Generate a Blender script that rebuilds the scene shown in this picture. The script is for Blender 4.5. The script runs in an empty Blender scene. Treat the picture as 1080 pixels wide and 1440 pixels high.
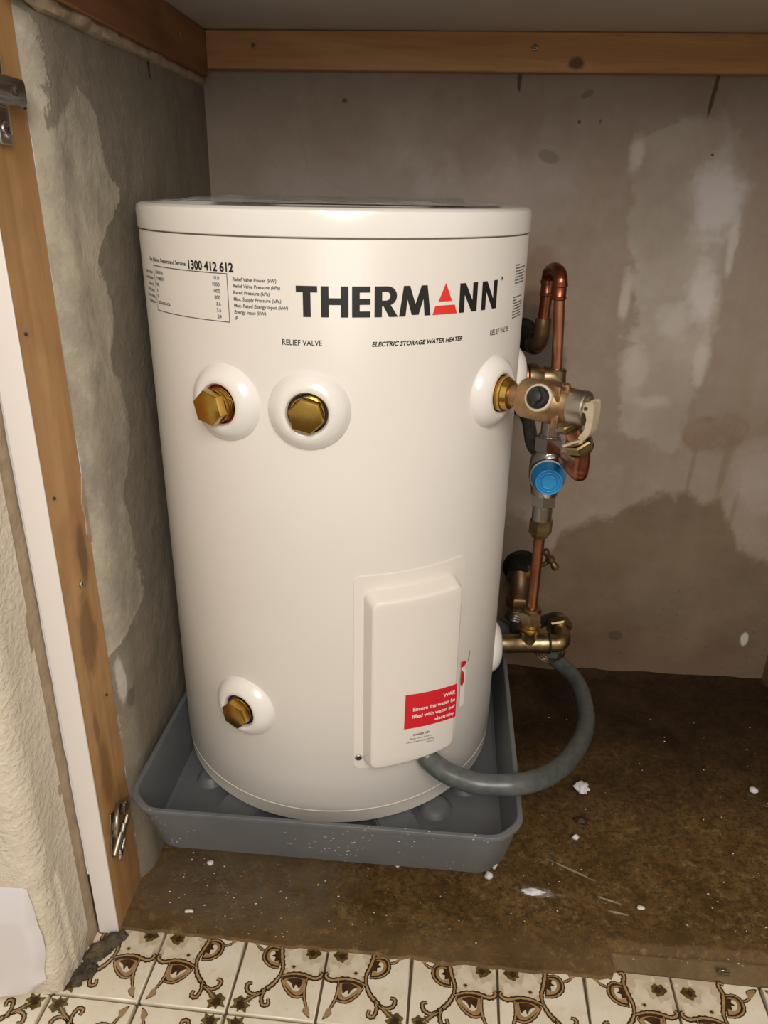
import bpy, bmesh, math, random
from mathutils import Vector, Matrix, noise as mnoise
PI = math.pi
C = bpy.context.scene.collection
scene = bpy.context.scene
rnd = random.Random(7)

# ------------------------------------------------------------------ camera, light, exposure
F, YAW, PITCH, ROLL = 1065.8, 0.0519179, 0.3995192, 0.0169505
CAM_Z = 0.815
fw = Vector((-math.sin(YAW)*math.cos(PITCH), math.cos(YAW)*math.cos(PITCH), -math.sin(PITCH)))
rt = Vector((math.cos(YAW), math.sin(YAW), 0)); up = rt.cross(fw)
rt2 = rt*math.cos(ROLL) + up*math.sin(ROLL); up2 = up*math.cos(ROLL) - rt*math.sin(ROLL)
cd = bpy.data.cameras.new('camera'); cam = bpy.data.objects.new('camera', cd); C.objects.link(cam)
cam.matrix_world = Matrix(((rt2.x, up2.x, -fw.x, 0), (rt2.y, up2.y, -fw.y, 0), (rt2.z, up2.z, -fw.z, CAM_Z), (0, 0, 0, 1)))
cd.sensor_fit = 'HORIZONTAL'; cd.sensor_width = 36; cd.lens = 36*F/1080; cd.clip_start = 0.01
scene.camera = cam
vs = scene.view_settings
vs.view_transform = 'Standard'; vs.look = 'None'; vs.gamma = 1; vs.use_curve_mapping = False
vs.exposure = -0.03

w = bpy.data.worlds.new('kitchen'); scene.world = w; w.use_nodes = True
bg = w.node_tree.nodes['Background']; bg.inputs[0].default_value = (1, .90, .81, 1); bg.inputs[1].default_value = 0.54

def area(name, loc, target, size, power, col):
    l = bpy.data.lights.new(name, 'AREA'); l.shape = 'DISK'; l.size = size; l.energy = power; l.color = col
    o = bpy.data.objects.new(name, l); C.objects.link(o); o.location = loc
    o.rotation_euler = (Vector(target)-Vector(loc)).to_track_quat('-Z', 'Y').to_euler()
    return o
area('kitchen_lamp', (0.22, -0.85, 1.50), (0.05, 0.9, 0.45), 1.0, 28, (1, .92, .815))

# ------------------------------------------------------------------ node helpers
class NT:
    def __init__(s, name):
        s.m = bpy.data.materials.new(name); s.m.use_nodes = True
        s.t = s.m.node_tree; s.b = s.t.nodes['Principled BSDF']
        s.co = None
    def n(s, typ): return s.t.nodes.new(typ)
    def l(s, a, b): s.t.links.new(a, b)
    def pos(s):
        if s.co is None: s.co = s.n('ShaderNodeTexCoord').outputs['Object']
        return s.co
    def put(s, v, sock):
        if hasattr(v, 'is_output'): s.l(v, sock)
        else:
            if isinstance(v, (tuple, list)) and len(v) == 3 and len(sock.default_value) == 4: v = (*v, 1)
            sock.default_value = v
    def mp(s, scale=(1, 1, 1), loc=(0, 0, 0), rot=(0, 0, 0)):
        m = s.n('ShaderNodeMapping'); s.l(s.pos(), m.inputs[0])
        m.inputs[1].default_value = loc; m.inputs[2].default_value = rot; m.inputs[3].default_value = scale
        return m.outputs[0]
    def noise(s, scale=5, detail=4, rough=.55, vec=None, dist=0):
        x = s.n('ShaderNodeTexNoise'); s.l(vec or s.pos(), x.inputs['Vector'])
        x.inputs['Scale'].default_value = scale; x.inputs['Detail'].default_value = detail
        x.inputs['Roughness'].default_value = rough; x.inputs['Distortion'].default_value = dist
        return x.outputs[0]
    def math(s, op, a, b=0.0, c=None):
        x = s.n('ShaderNodeMath'); x.operation = op; s.put(a, x.inputs[0]); s.put(b, x.inputs[1])
        if c is not None: s.put(c, x.inputs[2])
        return x.outputs[0]
    def rng(s, v, a, b, lo=0., hi=1., smooth=True):
        x = s.n('ShaderNodeMapRange'); x.interpolation_type = 'SMOOTHSTEP' if smooth else 'LINEAR'
        s.put(v, x.inputs[0]); x.inputs[1].default_value = a; x.inputs[2].default_value = b
        x.inputs[3].default_value = lo; x.inputs[4].default_value = hi
        return x.outputs[0]
    def mix(s, f, a, b, mode='MIX'):
        x = s.n('ShaderNodeMix'); x.data_type = 'RGBA'; x.blend_type = mode
        s.put(f, x.inputs[0]); s.put(a, x.inputs[6]); s.put(b, x.inputs[7])
        return x.outputs[2]
    def sep(s):
        x = s.n('ShaderNodeSeparateXYZ'); s.l(s.pos(), x.inputs[0]); return x.outputs
    def curve(s, v, pts):
        """outline of a stain: the points give one coordinate of its rim as a function of the other"""
        x = s.n('ShaderNodeFloatCurve'); s.put(v, x.inputs['Value']); cu = x.mapping.curves[0]
        pts = sorted(pts); cu.points[0].location = pts[0]; cu.points[-1].location = pts[-1]
        for p in pts[1:-1]: cu.points.new(*p)
        for p in cu.points: p.handle_type = 'VECTOR'
        x.mapping.extend = 'HORIZONTAL'; x.mapping.update()
        return x.outputs[0]
    def bump(s, h, strength=.3, dist=.01):
        x = s.n('ShaderNodeBump'); x.inputs['Strength'].default_value = strength; x.inputs['Distance'].default_value = dist
        s.l(h, x.inputs['Height']); s.l(x.outputs[0], s.b.inputs['Normal'])
    def out(s, color=None, rough=.5, metal=0., **kw):
        if color is not None: s.put(color, s.b.inputs['Base Color'])
        s.put(rough, s.b.inputs['Roughness']); s.put(metal, s.b.inputs['Metallic'])
        for k, v in kw.items(): s.put(v, s.b.inputs[k.replace('_', ' ')])
        return s.m
    def blob(s, a, b, ca, cb, ra, rb, wob=None, k=0., edge=.25, rot=0.):
        """mask 1 inside an ellipse in the plane of the two coordinates a, b, its rim broken up by a noise"""
        da = s.math('SUBTRACT', a, ca); db = s.math('SUBTRACT', b, cb)
        if rot:
            c_, s_ = math.cos(rot), math.sin(rot)
            da, db = (s.math('ADD', s.math('MULTIPLY', da, c_), s.math('MULTIPLY', db, s_)),
                      s.math('SUBTRACT', s.math('MULTIPLY', db, c_), s.math('MULTIPLY', da, s_)))
        da = s.math('DIVIDE', da, ra); db = s.math('DIVIDE', db, rb)
        d = s.math('SQRT', s.math('ADD', s.math('MULTIPLY', da, da), s.math('MULTIPLY', db, db)))
        if wob is not None: d = s.math('ADD', d, s.math('MULTIPLY', s.math('SUBTRACT', wob, .5), k))
        return s.rng(d, 1+edge/2, 1-edge/2)

def simple(name, col, col2=None, scale=30, rough=.5, metal=0., bump=0., bscale=200, bd=.001, **kw):
    t = NT(name)
    c = col
    if col2 is not None: c = t.mix(t.rng(t.noise(scale, 5), .35, .65), col, col2)
    if bump: t.bump(t.noise(bscale, 4), bump, bd)
    return t.out(c, rough, metal, **kw)

def wood(name, scale, light, dark, knots=(), axes=(0, 2), stain=None, rough=.55):
    t = NT(name)
    g = t.noise(6, 5, .6, t.mp(scale), .6)
    fine = t.noise(24, 4, .6, t.mp(scale))
    c = t.mix(t.rng(g, .35, .68), light, dark)
    c = t.mix(t.math('MULTIPLY', t.rng(fine, .5, .75), .35), c, tuple(x*.6 for x in dark))
    xyz = t.sep(); wob = t.noise(60, 3)
    for (a, b, ra, rb, col, amt) in knots:
        m = t.blob(xyz[axes[0]], xyz[axes[1]], a, b, ra, rb, wob, 1.0, .8)
        c = t.mix(t.math('MULTIPLY', m, amt), c, col)
    if stain: c = t.mix(t.math('MULTIPLY', t.rng(t.noise(9, 5, .6), .45, .62), stain[1]), c, stain[0])
    t.bump(fine, .15, .002)
    return t.out(c, rough)

# ------------------------------------------------------------------ materials
M = {}
M['enamel'] = simple('white_enamel', (.745, .71, .66), (.725, .69, .64), 6, .38, bump=.03, bscale=25, Coat_Weight=.05, Coat_Roughness=.15, Specular_IOR_Level=.32)
M['white_plastic'] = simple('white_plastic', (.80, .775, .735), None, rough=.22, Coat_Weight=.25)
M['cover_plastic'] = simple('cover_plastic', (.76, .715, .655), None, rough=.38)
M['ring_paint'] = simple('ring_paint', (.70, .665, .61), None, rough=.4)
M['dark_seam'] = simple('seam_gap', (.42, .39, .35), rough=.7)
M['black_print'] = simple('black_print', (.012, .012, .013), rough=.45)
M['grey_print'] = simple('grey_print', (.10, .10, .10), rough=.5)
M['red_print'] = simple('red_print', (.75, .035, .025), rough=.4)
M['sticker_red'] = simple('sticker_red', (.66, .012, .025), rough=.42)
M['sticker_white'] = simple('sticker_white', (.85, .80, .76), rough=.5)
M['brass'] = simple('brass', (.62, .40, .10), (.50, .30, .065), 60, .24, 1., bump=.05, bscale=300)
M['gold_brass'] = simple('bright_brass', (.80, .55, .17), (.68, .44, .12), 60, .2, 1.)
M['old_brass'] = simple('old_brass', (.23, .17, .09), (.36, .275, .15), 70, .33, 1., bump=.06, bscale=400)
M['bronze'] = simple('cast_bronze', (.37, .225, .115), (.45, .295, .165), 120, .46, 1., bump=.16, bscale=700, bd=.0006)
M['copper'] = simple('copper', (.60, .27, .15), (.48, .19, .10), 40, .3, 1.)
M['copper_dark'] = simple('tarnished_copper', (.36, .13, .07), (.26, .085, .045), 60, .3, 1.)
M['copper_old'] = simple('aged_copper', (.20, .10, .05), (.12, .09, .05), 60, .45, .8)
M['chrome'] = simple('chrome', (.62, .61, .60), rough=.16, metal=1.)
M['nickel'] = simple('nickel', (.50, .46, .40), (.40, .35, .28), 80, .28, 1.)
M['old_nickel'] = simple('dull_nickel', (.40, .36, .30), (.30, .26, .21), 90, .42, 1.)
M['steel_cap'] = simple('steel_cap', (.46, .42, .36), rough=.33, metal=1.)
M['cream_metal'] = simple('cream_lever', (.62, .53, .39), (.55, .46, .33), 80, .38, .25)
M['black_rubber'] = simple('black_rubber', (.012, .012, .013), rough=.55, bump=.2, bscale=300)
M['black_tar'] = simple('black_tar', (.008, .007, .006), (.018, .014, .01), 90, .9, bump=.7, bscale=160, bd=.004, Specular_IOR_Level=.15)
M['blue_cap'] = simple('blue_plastic', (.006, .22, .58), (.006, .25, .62), 40, .35)
M['blue_ring'] = simple('blue_plastic_ridge', (.03, .33, .72), rough=.35)
M['red_inside'] = simple('red_inside', (.35, .02, .015), rough=.6)
M['blue_inside'] = simple('blue_inside', (.03, .05, .28), rough=.6)
M['dark_inside'] = simple('dark_inside', (.05, .045, .04), rough=.8)
M['conduit'] = simple('grey_conduit', (.075, .085, .08), (.10, .11, .105), 90, .32, bump=.12, bscale=120)
M['hose_grey'] = simple('dark_hose', (.035, .03, .026), (.05, .045, .035), 80, .5)
M['foam'] = simple('white_foam', (.72, .71, .72), (.60, .59, .60), 200, .8, bump=.5, bscale=500)
M['chip'] = simple('pale_chip', (.70, .66, .58), rough=.7)
M['dark_chip'] = simple('dark_chip', (.04, .022, .012), rough=.5)
M['bench'] = simple('bench_underside', (.66, .61, .54), (.62, .57, .50), 5, .55)
M['white_strip'] = simple('white_strip', (.80, .76, .73), rough=.3)
M['skirt_paint'] = simple('white_skirt_paint', (.76, .73, .735), rough=.38, bump=.06, bscale=60, bd=.004)
M['mortar'] = simple('mortar', (.13, .095, .05), (.035, .03, .025), 60, .9, bump=.6, bscale=180, bd=.004)
M['grout'] = simple('grout', (.15, .105, .06), (.09, .07, .045), 60, .9, bump=.4, bscale=250)
M['concrete_block'] = simple('concrete_block', (.22, .20, .17), (.15, .13, .11), 40, .9, bump=.4, bscale=150)
M['tan_raw'] = simple('raw_render', (.44, .34, .23), (.36, .27, .18), 50, .9, bump=.4, bscale=160, bd=.003)
M['manual'] = simple('dark_booklet', (.05, .055, .05), (.085, .09, .08), 12, .35)

def film_material():
    t = NT('clear_film')
    t.bump(t.noise(18, 3, .5, None, 1.2), .5, .01)
    return t.out((.62, .63, .62), .08, Transmission_Weight=.55, IOR=1.3)
M['film'] = film_material()

def tray_material():
    t = NT('grey_tray_plastic')
    v = t.n('ShaderNodeTexVoronoi'); v.inputs['Scale'].default_value = 170; t.l(t.pos(), v.inputs['Vector'])
    spot = t.math('MULTIPLY', t.rng(v.outputs[0], .22, .14), t.rng(t.noise(17, 4), .50, .60))
    y = t.sep()[1]
    spot = t.math('MULTIPLY', spot, t.rng(y, -.19, -.235))
    c = t.mix(t.rng(t.noise(7, 4), .3, .7), (.098, .105, .112), (.128, .135, .142))
    c = t.mix(spot, c, (.62, .63, .66))
    t.bump(t.noise(260, 3), .08, .001)
    return t.out(c, .5)
M['tray'] = tray_material()

def back_wall_material():
    t = NT('stained_render'); x, y, z = t.sep()
    n1 = t.noise(2.6, 6, .6); n2 = t.noise(9, 6, .62); n3 = t.noise(38, 5, .6); wob = t.noise(7, 6, .68)
    streak = t.noise(5, 5, .6, t.mp((5, 1, .5)))
    c = t.mix(t.rng(n1, .3, .7), (.255, .195, .148), (.325, .262, .212))
    c = t.mix(t.math('MULTIPLY', t.rng(streak, .42, .7), .35), c, (.25, .185, .125))
    c = t.mix(t.math('MULTIPLY', t.rng(n3, .45, .7), .25), c, (.37, .30, .245))
    fr = t.math('MULTIPLY', t.math('SUBTRACT', n2, .5), .045)
    fr2 = t.math('MULTIPLY', t.math('SUBTRACT', n3, .5), .022)
    n4 = t.noise(24, 7, .7, None, .4)
    fray = t.math('ADD', t.math('ADD', fr, fr2), t.math('MULTIPLY', t.math('SUBTRACT', n4, .5), .055))
    # damp brown lower band with an irregular upper rim
    zb = t.curve(x, [(.10, .17), (.214, .211), (.243, .288), (.277, .305), (.327, .322), (.369, .352), (.404, .371), (.445, .365), (.466, .345), (.495, .349), (.539, .271), (.596, .244), (.66, .24)])
    low = t.rng(t.math('SUBTRACT', t.math('ADD', zb, fray), z), -.008, .014)
    c = t.mix(t.math('MULTIPLY', low, t.rng(n1, .2, .7, .95, .65)), c, t.mix(t.rng(n2, .3, .7), (.090, .052, .019), (.145, .090, .040)))
    c = t.mix(t.math('MULTIPLY', t.math('MULTIPLY', low, t.rng(streak, .5, .7)), .5), c, (.19, .138, .085))
    damp = t.math('MULTIPLY', t.blob(x, z, .455, .468, .052, .032, n2, 2.2, .35), t.rng(n3, .35, .6, .45, 1))
    c = t.mix(t.math('MULTIPLY', damp, .7), c, (.20, .13, .075))
    for (a_, b_, ra_, rb_) in ((.440, .40, .0035, .045), (.492, .415, .006, .06), (.520, .32, .005, .05), (.56, .45, .035, .05)):
        c = t.mix(t.math('MULTIPLY', t.blob(x, z, a_, b_, ra_, rb_, n2, 1.6, .9, -.06), .5), c, (.20, .14, .085))
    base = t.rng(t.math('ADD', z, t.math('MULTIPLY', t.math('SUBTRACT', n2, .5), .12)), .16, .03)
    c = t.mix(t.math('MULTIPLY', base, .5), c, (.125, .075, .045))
    # pale skim-coat patch with a ragged outline
    xl = t.curve(z, [(.91, .330), (.900, .300), (.885, .275), (.839, .283), (.754, .287), (.712, .300), (.699, .290), (.641, .315), (.611, .298), (.606, .325), (.596, .300), (.543, .308), (.467, .311), (.445, .345)])
    xr = t.curve(z, [(.915, .416), (.887, .442), (.831, .451), (.79, .442), (.741, .446), (.707, .443), (.690, .425), (.656, .442), (.609, .435), (.554, .425), (.496, .419), (.445, .410)])
    skim = t.math('MULTIPLY', t.rng(t.math('SUBTRACT', t.math('ADD', x, fray), xl), -.002, .010), t.rng(t.math('SUBTRACT', t.math('ADD', xr, fray), x), -.002, .012))
    skim = t.math('MULTIPLY', skim, t.math('MULTIPLY', t.rng(t.math('ADD', z, fray), .925, .905), t.rng(t.math('ADD', z, fray), .440, .456)))
    sn = t.noise(6, 6, .65, t.mp((1, 1, .6), (3, 0, 1)))
    c = t.mix(t.math('MULTIPLY', skim, t.rng(sn, .32, .62, .45, .95)), c, t.mix(t.rng(n2, .3, .7), (.42, .37, .315), (.34, .295, .245)))
    for (a, b, ra, rb, amt, col) in ((.405, .81, .035, .045, .8, (.60, .56, .56)), (.415, .68, .022, .035, .75, (.60, .555, .53)), (.375, .64, .022, .022, .5, (.56, .51, .47)),
                                     (.325, .56, .020, .045, .55, (.52, .45, .40)), (.36, .515, .028, .012, .5, (.53, .46, .40)), (.425, .58, .010, .035, .6, (.58, .53, .47)),
                                     (.296, .672, .007, .030, .7, (.55, .50, .43)), (.285, .868, .010, .022, .75, (.60, .54, .46)), (.440, .745, .006, .040, .7, (.60, .56, .53)),
                                     (.56, .40, .045, .055, .45, (.47, .41, .38)), (.10, .80, .12, .05, .35, (.46, .41, .40)), (-.10, .81, .14, .05, .35, (.46, .41, .41))):
        c = t.mix(t.math('MULTIPLY', t.blob(x, z, a, b, ra, rb, t.math('MULTIPLY', t.math('ADD', n2, n3), .5), 3.2, 1.1), amt), c, col)
    for (a, b, ra, rb, col, amt, rot) in ((.114, .958, .003, .014, (.05, .03, .015), .9, 0), (.378, .945, .0028, .025, (.05, .03, .015), .9, -.12),
                                     (.207, .943, .008, .004, (.16, .12, .09), .8, .5), (.201, .909, .0022, .0022, (.02, .015, .01), .9, 0),
                                     (.163, .865, .012, .006, (.17, .135, .11), .8, -.3), (-.127, .932, .004, .003, (.06, .04, .02), .8, 0),
                                     (.39, .87, .002, .002, (.03, .02, .01), .9, 0),
                                     
                                     (.587, .087, .007, .014, (.62, .58, .52), .8, 0), (.36, .083, .011, .008, (.07, .045, .03), .7, 0),
                                     (.16, .62, .05, .07, (.03, .025, .02), .85, .3), (.17, .24, .045, .08, (.10, .07, .04), .6, 0),
                                     (.16, .70, .03, .05, (.20, .10, .05), .5, 0), (.23, .91, .0025, .0025, (.1, .08, .06), .8, 0)):
        c = t.mix(t.math('MULTIPLY', t.blob(x, z, a, b, ra, rb, n2 if ra > .009 else n3, 2.6 if ra > .009 else 1.3, .5, rot), amt), c, col)
    speck = t.math('MULTIPLY', t.rng(t.noise(120, 3), .66, .72), .6)
    c = t.mix(t.math('MULTIPLY', speck, t.rng(z, .28, .10)), c, (.06, .035, .02))
    v = t.n('ShaderNodeTexVoronoi'); v.feature = 'DISTANCE_TO_EDGE'; v.inputs['Scale'].default_value = 6
    t.l(t.mp((1, 1, 1)), v.inputs['Vector'])
    crack = t.math('MULTIPLY', t.rng(v.outputs[0], .012, .0), t.rng(n1, .5, .6))
    c = t.mix(t.math('MULTIPLY', crack, .10), c, (.1, .07, .05))
    t.bump(t.math('ADD', t.math('MULTIPLY', n2, .7), t.math('MULTIPLY', n3, .5)), .35, .006)
    return t.out(c, t.rng(n2, .3, .7, .5, .75))
M['back_wall'] = back_wall_material()

def left_wall_material():
    t = NT('half_skimmed_render'); x, y, z = t.sep()
    n1 = t.noise(3, 6, .6); n2 = t.noise(11, 6, .65); n3 = t.noise(60, 5, .65); wob = t.noise(9, 7, .65)
    dark = t.mix(t.rng(n1, .3, .7), (.185, .158, .118), (.235, .204, .158))
    dark = t.mix(t.math('MULTIPLY', t.rng(n3, .45, .7), .3), dark, (.31, .275, .215))
    lite = t.mix(t.rng(n2, .36, .64), (.49, .445, .345), (.345, .31, .25))
    lite = t.mix(t.math('MULTIPLY', t.rng(n3, .5, .7), .35), lite, (.60, .555, .46))
    # edge of the skim coat: how far back it reaches at each height
    e = t.curve(z, [(.0, .68), (.269, .685), (.328, .683), (.349, .716), (.36, .768), (.396, .779), (.452, .769), (.5, .758), (.529, .78), (.577, .788), (.623, .784), (.642, .759), (.666, .782), (.697, .792), (.724, .78), (.753, .766), (.774, .801), (.799, .83), (.811, .838), (.832, .82), (.852, .816), (.886, .799), (.901, .774), (.906, .730), (.93, .718), (.941, .706), (.955, .68)])
    n4 = t.noise(26, 7, .7, None, .5)
    fray = t.math('ADD', t.math('MULTIPLY', t.math('SUBTRACT', n2, .5), .03), t.math('ADD', t.math('MULTIPLY', t.math('SUBTRACT', n4, .5), .055), t.math('MULTIPLY', t.math('SUBTRACT', n3, .5), .016)))
    m = t.rng(t.math('SUBTRACT', t.math('ADD', y, fray), e), .003, -.003)
    e2 = t.curve(z, [(.84, .690), (.852, .699), (.862, .722), (.881, .75), (.901, .776), (.92, .79)])
    e1 = t.curve(z, [(.82, .715), (.852, .713), (.859, .705), (.891, .707), (.922, .716), (.941, .708), (.96, .68)])
    yf = t.math('ADD', y, fray)
    hole = t.math('MULTIPLY', t.rng(t.math('SUBTRACT', e2, yf), -.003, .012), t.rng(t.math('SUBTRACT', yf, e1), -.002, .004))
    m = t.math('MULTIPLY', m, t.math('SUBTRACT', 1.0, hole))
    patchy = t.noise(8, 6, .62, t.mp((1, 1.6, .7), (2, 5, 0), (.5, 0, 0)))
    c = t.mix(t.math('MULTIPLY', m, t.rng(patchy, .40, .55, .55, .97)), dark, lite)
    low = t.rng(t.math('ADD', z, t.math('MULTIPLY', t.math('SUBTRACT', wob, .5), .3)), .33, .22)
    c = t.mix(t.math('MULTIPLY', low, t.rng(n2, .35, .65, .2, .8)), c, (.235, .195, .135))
    for (a, b, ra, rb, col, amt) in ((.972, .942, .0035, .012, (.03, .02, .015), .9), (.70, .30, .006, .03, (.6, .56, .48), .6), (.71, .27, .008, .012, (.07, .055, .04), .5)):
        c = t.mix(t.math('MULTIPLY', t.blob(y, z, a, b, ra, rb, n3, 1.2, .5), amt), c, col)
    h = t.math('ADD', t.math('MULTIPLY', n3, .5), t.math('ADD', t.math('MULTIPLY', n4, .9), t.math('MULTIPLY', m, .35)))
    t.bump(h, .5, .005)
    return t.out(c, .8)
M['left_wall'] = left_wall_material()

def floor_material():
    t = NT('stained_shaded_concrete'); x, y, z = t.sep()
    n1 = t.noise(3.2, 6, .62); n2 = t.noise(13, 10, .8, None, .6); n3 = t.noise(150, 6, .8); wob = t.noise(5, 6, .65)
    c = t.mix(t.rng(n2, .32, .68), (.090, .046, .010), (.185, .105, .033))
    c = t.mix(t.math('MULTIPLY', t.rng(n3, .44, .60), .75), c, (.04, .022, .008))
    c = t.mix(t.math('MULTIPLY', t.rng(t.noise(70, 8, .8), .53, .66), .5), c, (.34, .23, .105))
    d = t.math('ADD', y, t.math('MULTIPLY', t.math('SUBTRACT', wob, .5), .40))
    c = t.mix(t.math('MULTIPLY', t.rng(d, .78, 1.05), .88), c, t.mix(t.rng(n2, .35, .7), (.010, .0042, .0015), (.028, .013, .004)))  # darker towards the back: dark stain, with the benchtop's shade painted in too
    grey = t.blob(x, y, -.22, .70, .14, .07, wob, 1.5, .8)
    c = t.mix(t.math('MULTIPLY', grey, t.rng(n3, .4, .6, .2, .7)), c, (.16, .13, .09))
    front = t.rng(t.math('ADD', y, t.math('MULTIPLY', t.math('SUBTRACT', n2, .5), .06)), .67, .61)
    c = t.mix(t.math('MULTIPLY', front, t.rng(n3, .4, .6, .0, .35)), c, (.23, .16, .085))
    rim = t.math('MULTIPLY', t.rng(x, .238, .244), t.rng(t.math('ADD', y, t.math('MULTIPLY', x, .02)), .640, .636))
    c = t.mix(t.math('MULTIPLY', rim, .6), c, t.mix(t.rng(n2, .3, .7), (.21, .145, .065), (.30, .225, .13)))
    for (a, b, ra, rb, rot, col, amt) in ((.215, .742, .030, .0016, -.5, (.42, .36, .27), .7), (.165, .705, .022, .006, -.1, (.5, .46, .40), .5),
                                          (.252, .700, .012, .0016, -.3, (.5, .44, .34), .7), (.262, .682, .010, .0016, -.2, (.5, .44, .34), .7)):
        c = t.mix(t.math('MULTIPLY', t.blob(x, y, a, b, ra, rb, n3, 2.2, .8, rot), amt), c, col)
    t.bump(t.math('ADD', n2, t.math('MULTIPLY', n3, .7)), .5, .004)
    return t.out(c, t.rng(n2, .3, .7, .45, .8), Specular_IOR_Level=.3)
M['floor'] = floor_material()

def pier_material():
    t = NT('rough_cream_paint')
    n = t.noise(75, 4, .55); n2 = t.noise(16, 5, .6, None, .8)
    c = t.mix(t.rng(n2, .3, .7), (.70, .62, .49), (.74, .67, .55))
    t.bump(t.math('ADD', t.math('MULTIPLY', t.rng(t.noise(150, 3, .5, None, .5), .35, .75), .8), t.math('MULTIPLY', n, .7)), .5, .0022)
    return t.out(c, .42)
M['pier'] = pier_material()

def tile_material():
    t = NT('cream_tile_glaze')
    n = t.noise(70, 6, .7); n2 = t.noise(22, 5, .6)
    c = t.mix(t.rng(n2, .35, .65), (.80, .735, .61), (.73, .64, .49))
    c = t.mix(t.math('MULTIPLY', t.rng(n, .55, .72), .45), c, (.55, .43, .27))
    return t.out(c, .25)
M['tile'] = tile_material()
M['tile_taupe'] = simple('tile_taupe', (.52, .42, .30), (.60, .49, .35), 60, .28)
M['tile_pale'] = simple('tile_pale', (.72, .64, .50), (.62, .53, .39), 70, .28)
M['tile_ochre'] = simple('tile_ochre', (.30, .185, .075), (.42, .28, .135), 60, .28)
M['tile_brown'] = simple('tile_brown', (.075, .032, .014), (.035, .018, .01), 90, .28)
M['tile_olive'] = simple('tile_olive', (.16, .115, .03), (.07, .05, .015), 110, .28)

M['post_wood'] = wood('post_pine', (5, 5, .45), (.56, .325, .135), (.44, .235, .085),
    knots=((.655, .39, .018, .045, (.13, .055, .02), .65), (.668, .475, .010, .03, (.10, .045, .02), .75), (.645, .215, .012, .04, (.20, .09, .035), .6), (.64, .28, .006, .02, (.2, .09, .035), .6)),
    axes=(1, 2), stain=((.27, .135, .05), .35), rough=.42)
M['back_batten'] = wood('batten_pine', (.6, 5, 7), (.58, .33, .135), (.47, .235, .085), knots=((.187, .977, .010, .007, (.11, .04, .018), .9),), axes=(0, 2))
M['left_batten'] = wood('batten_dark_pine', (5, .6, 7), (.30, .135, .05), (.21, .085, .03), stain=((.13, .055, .022), .4))

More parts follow.
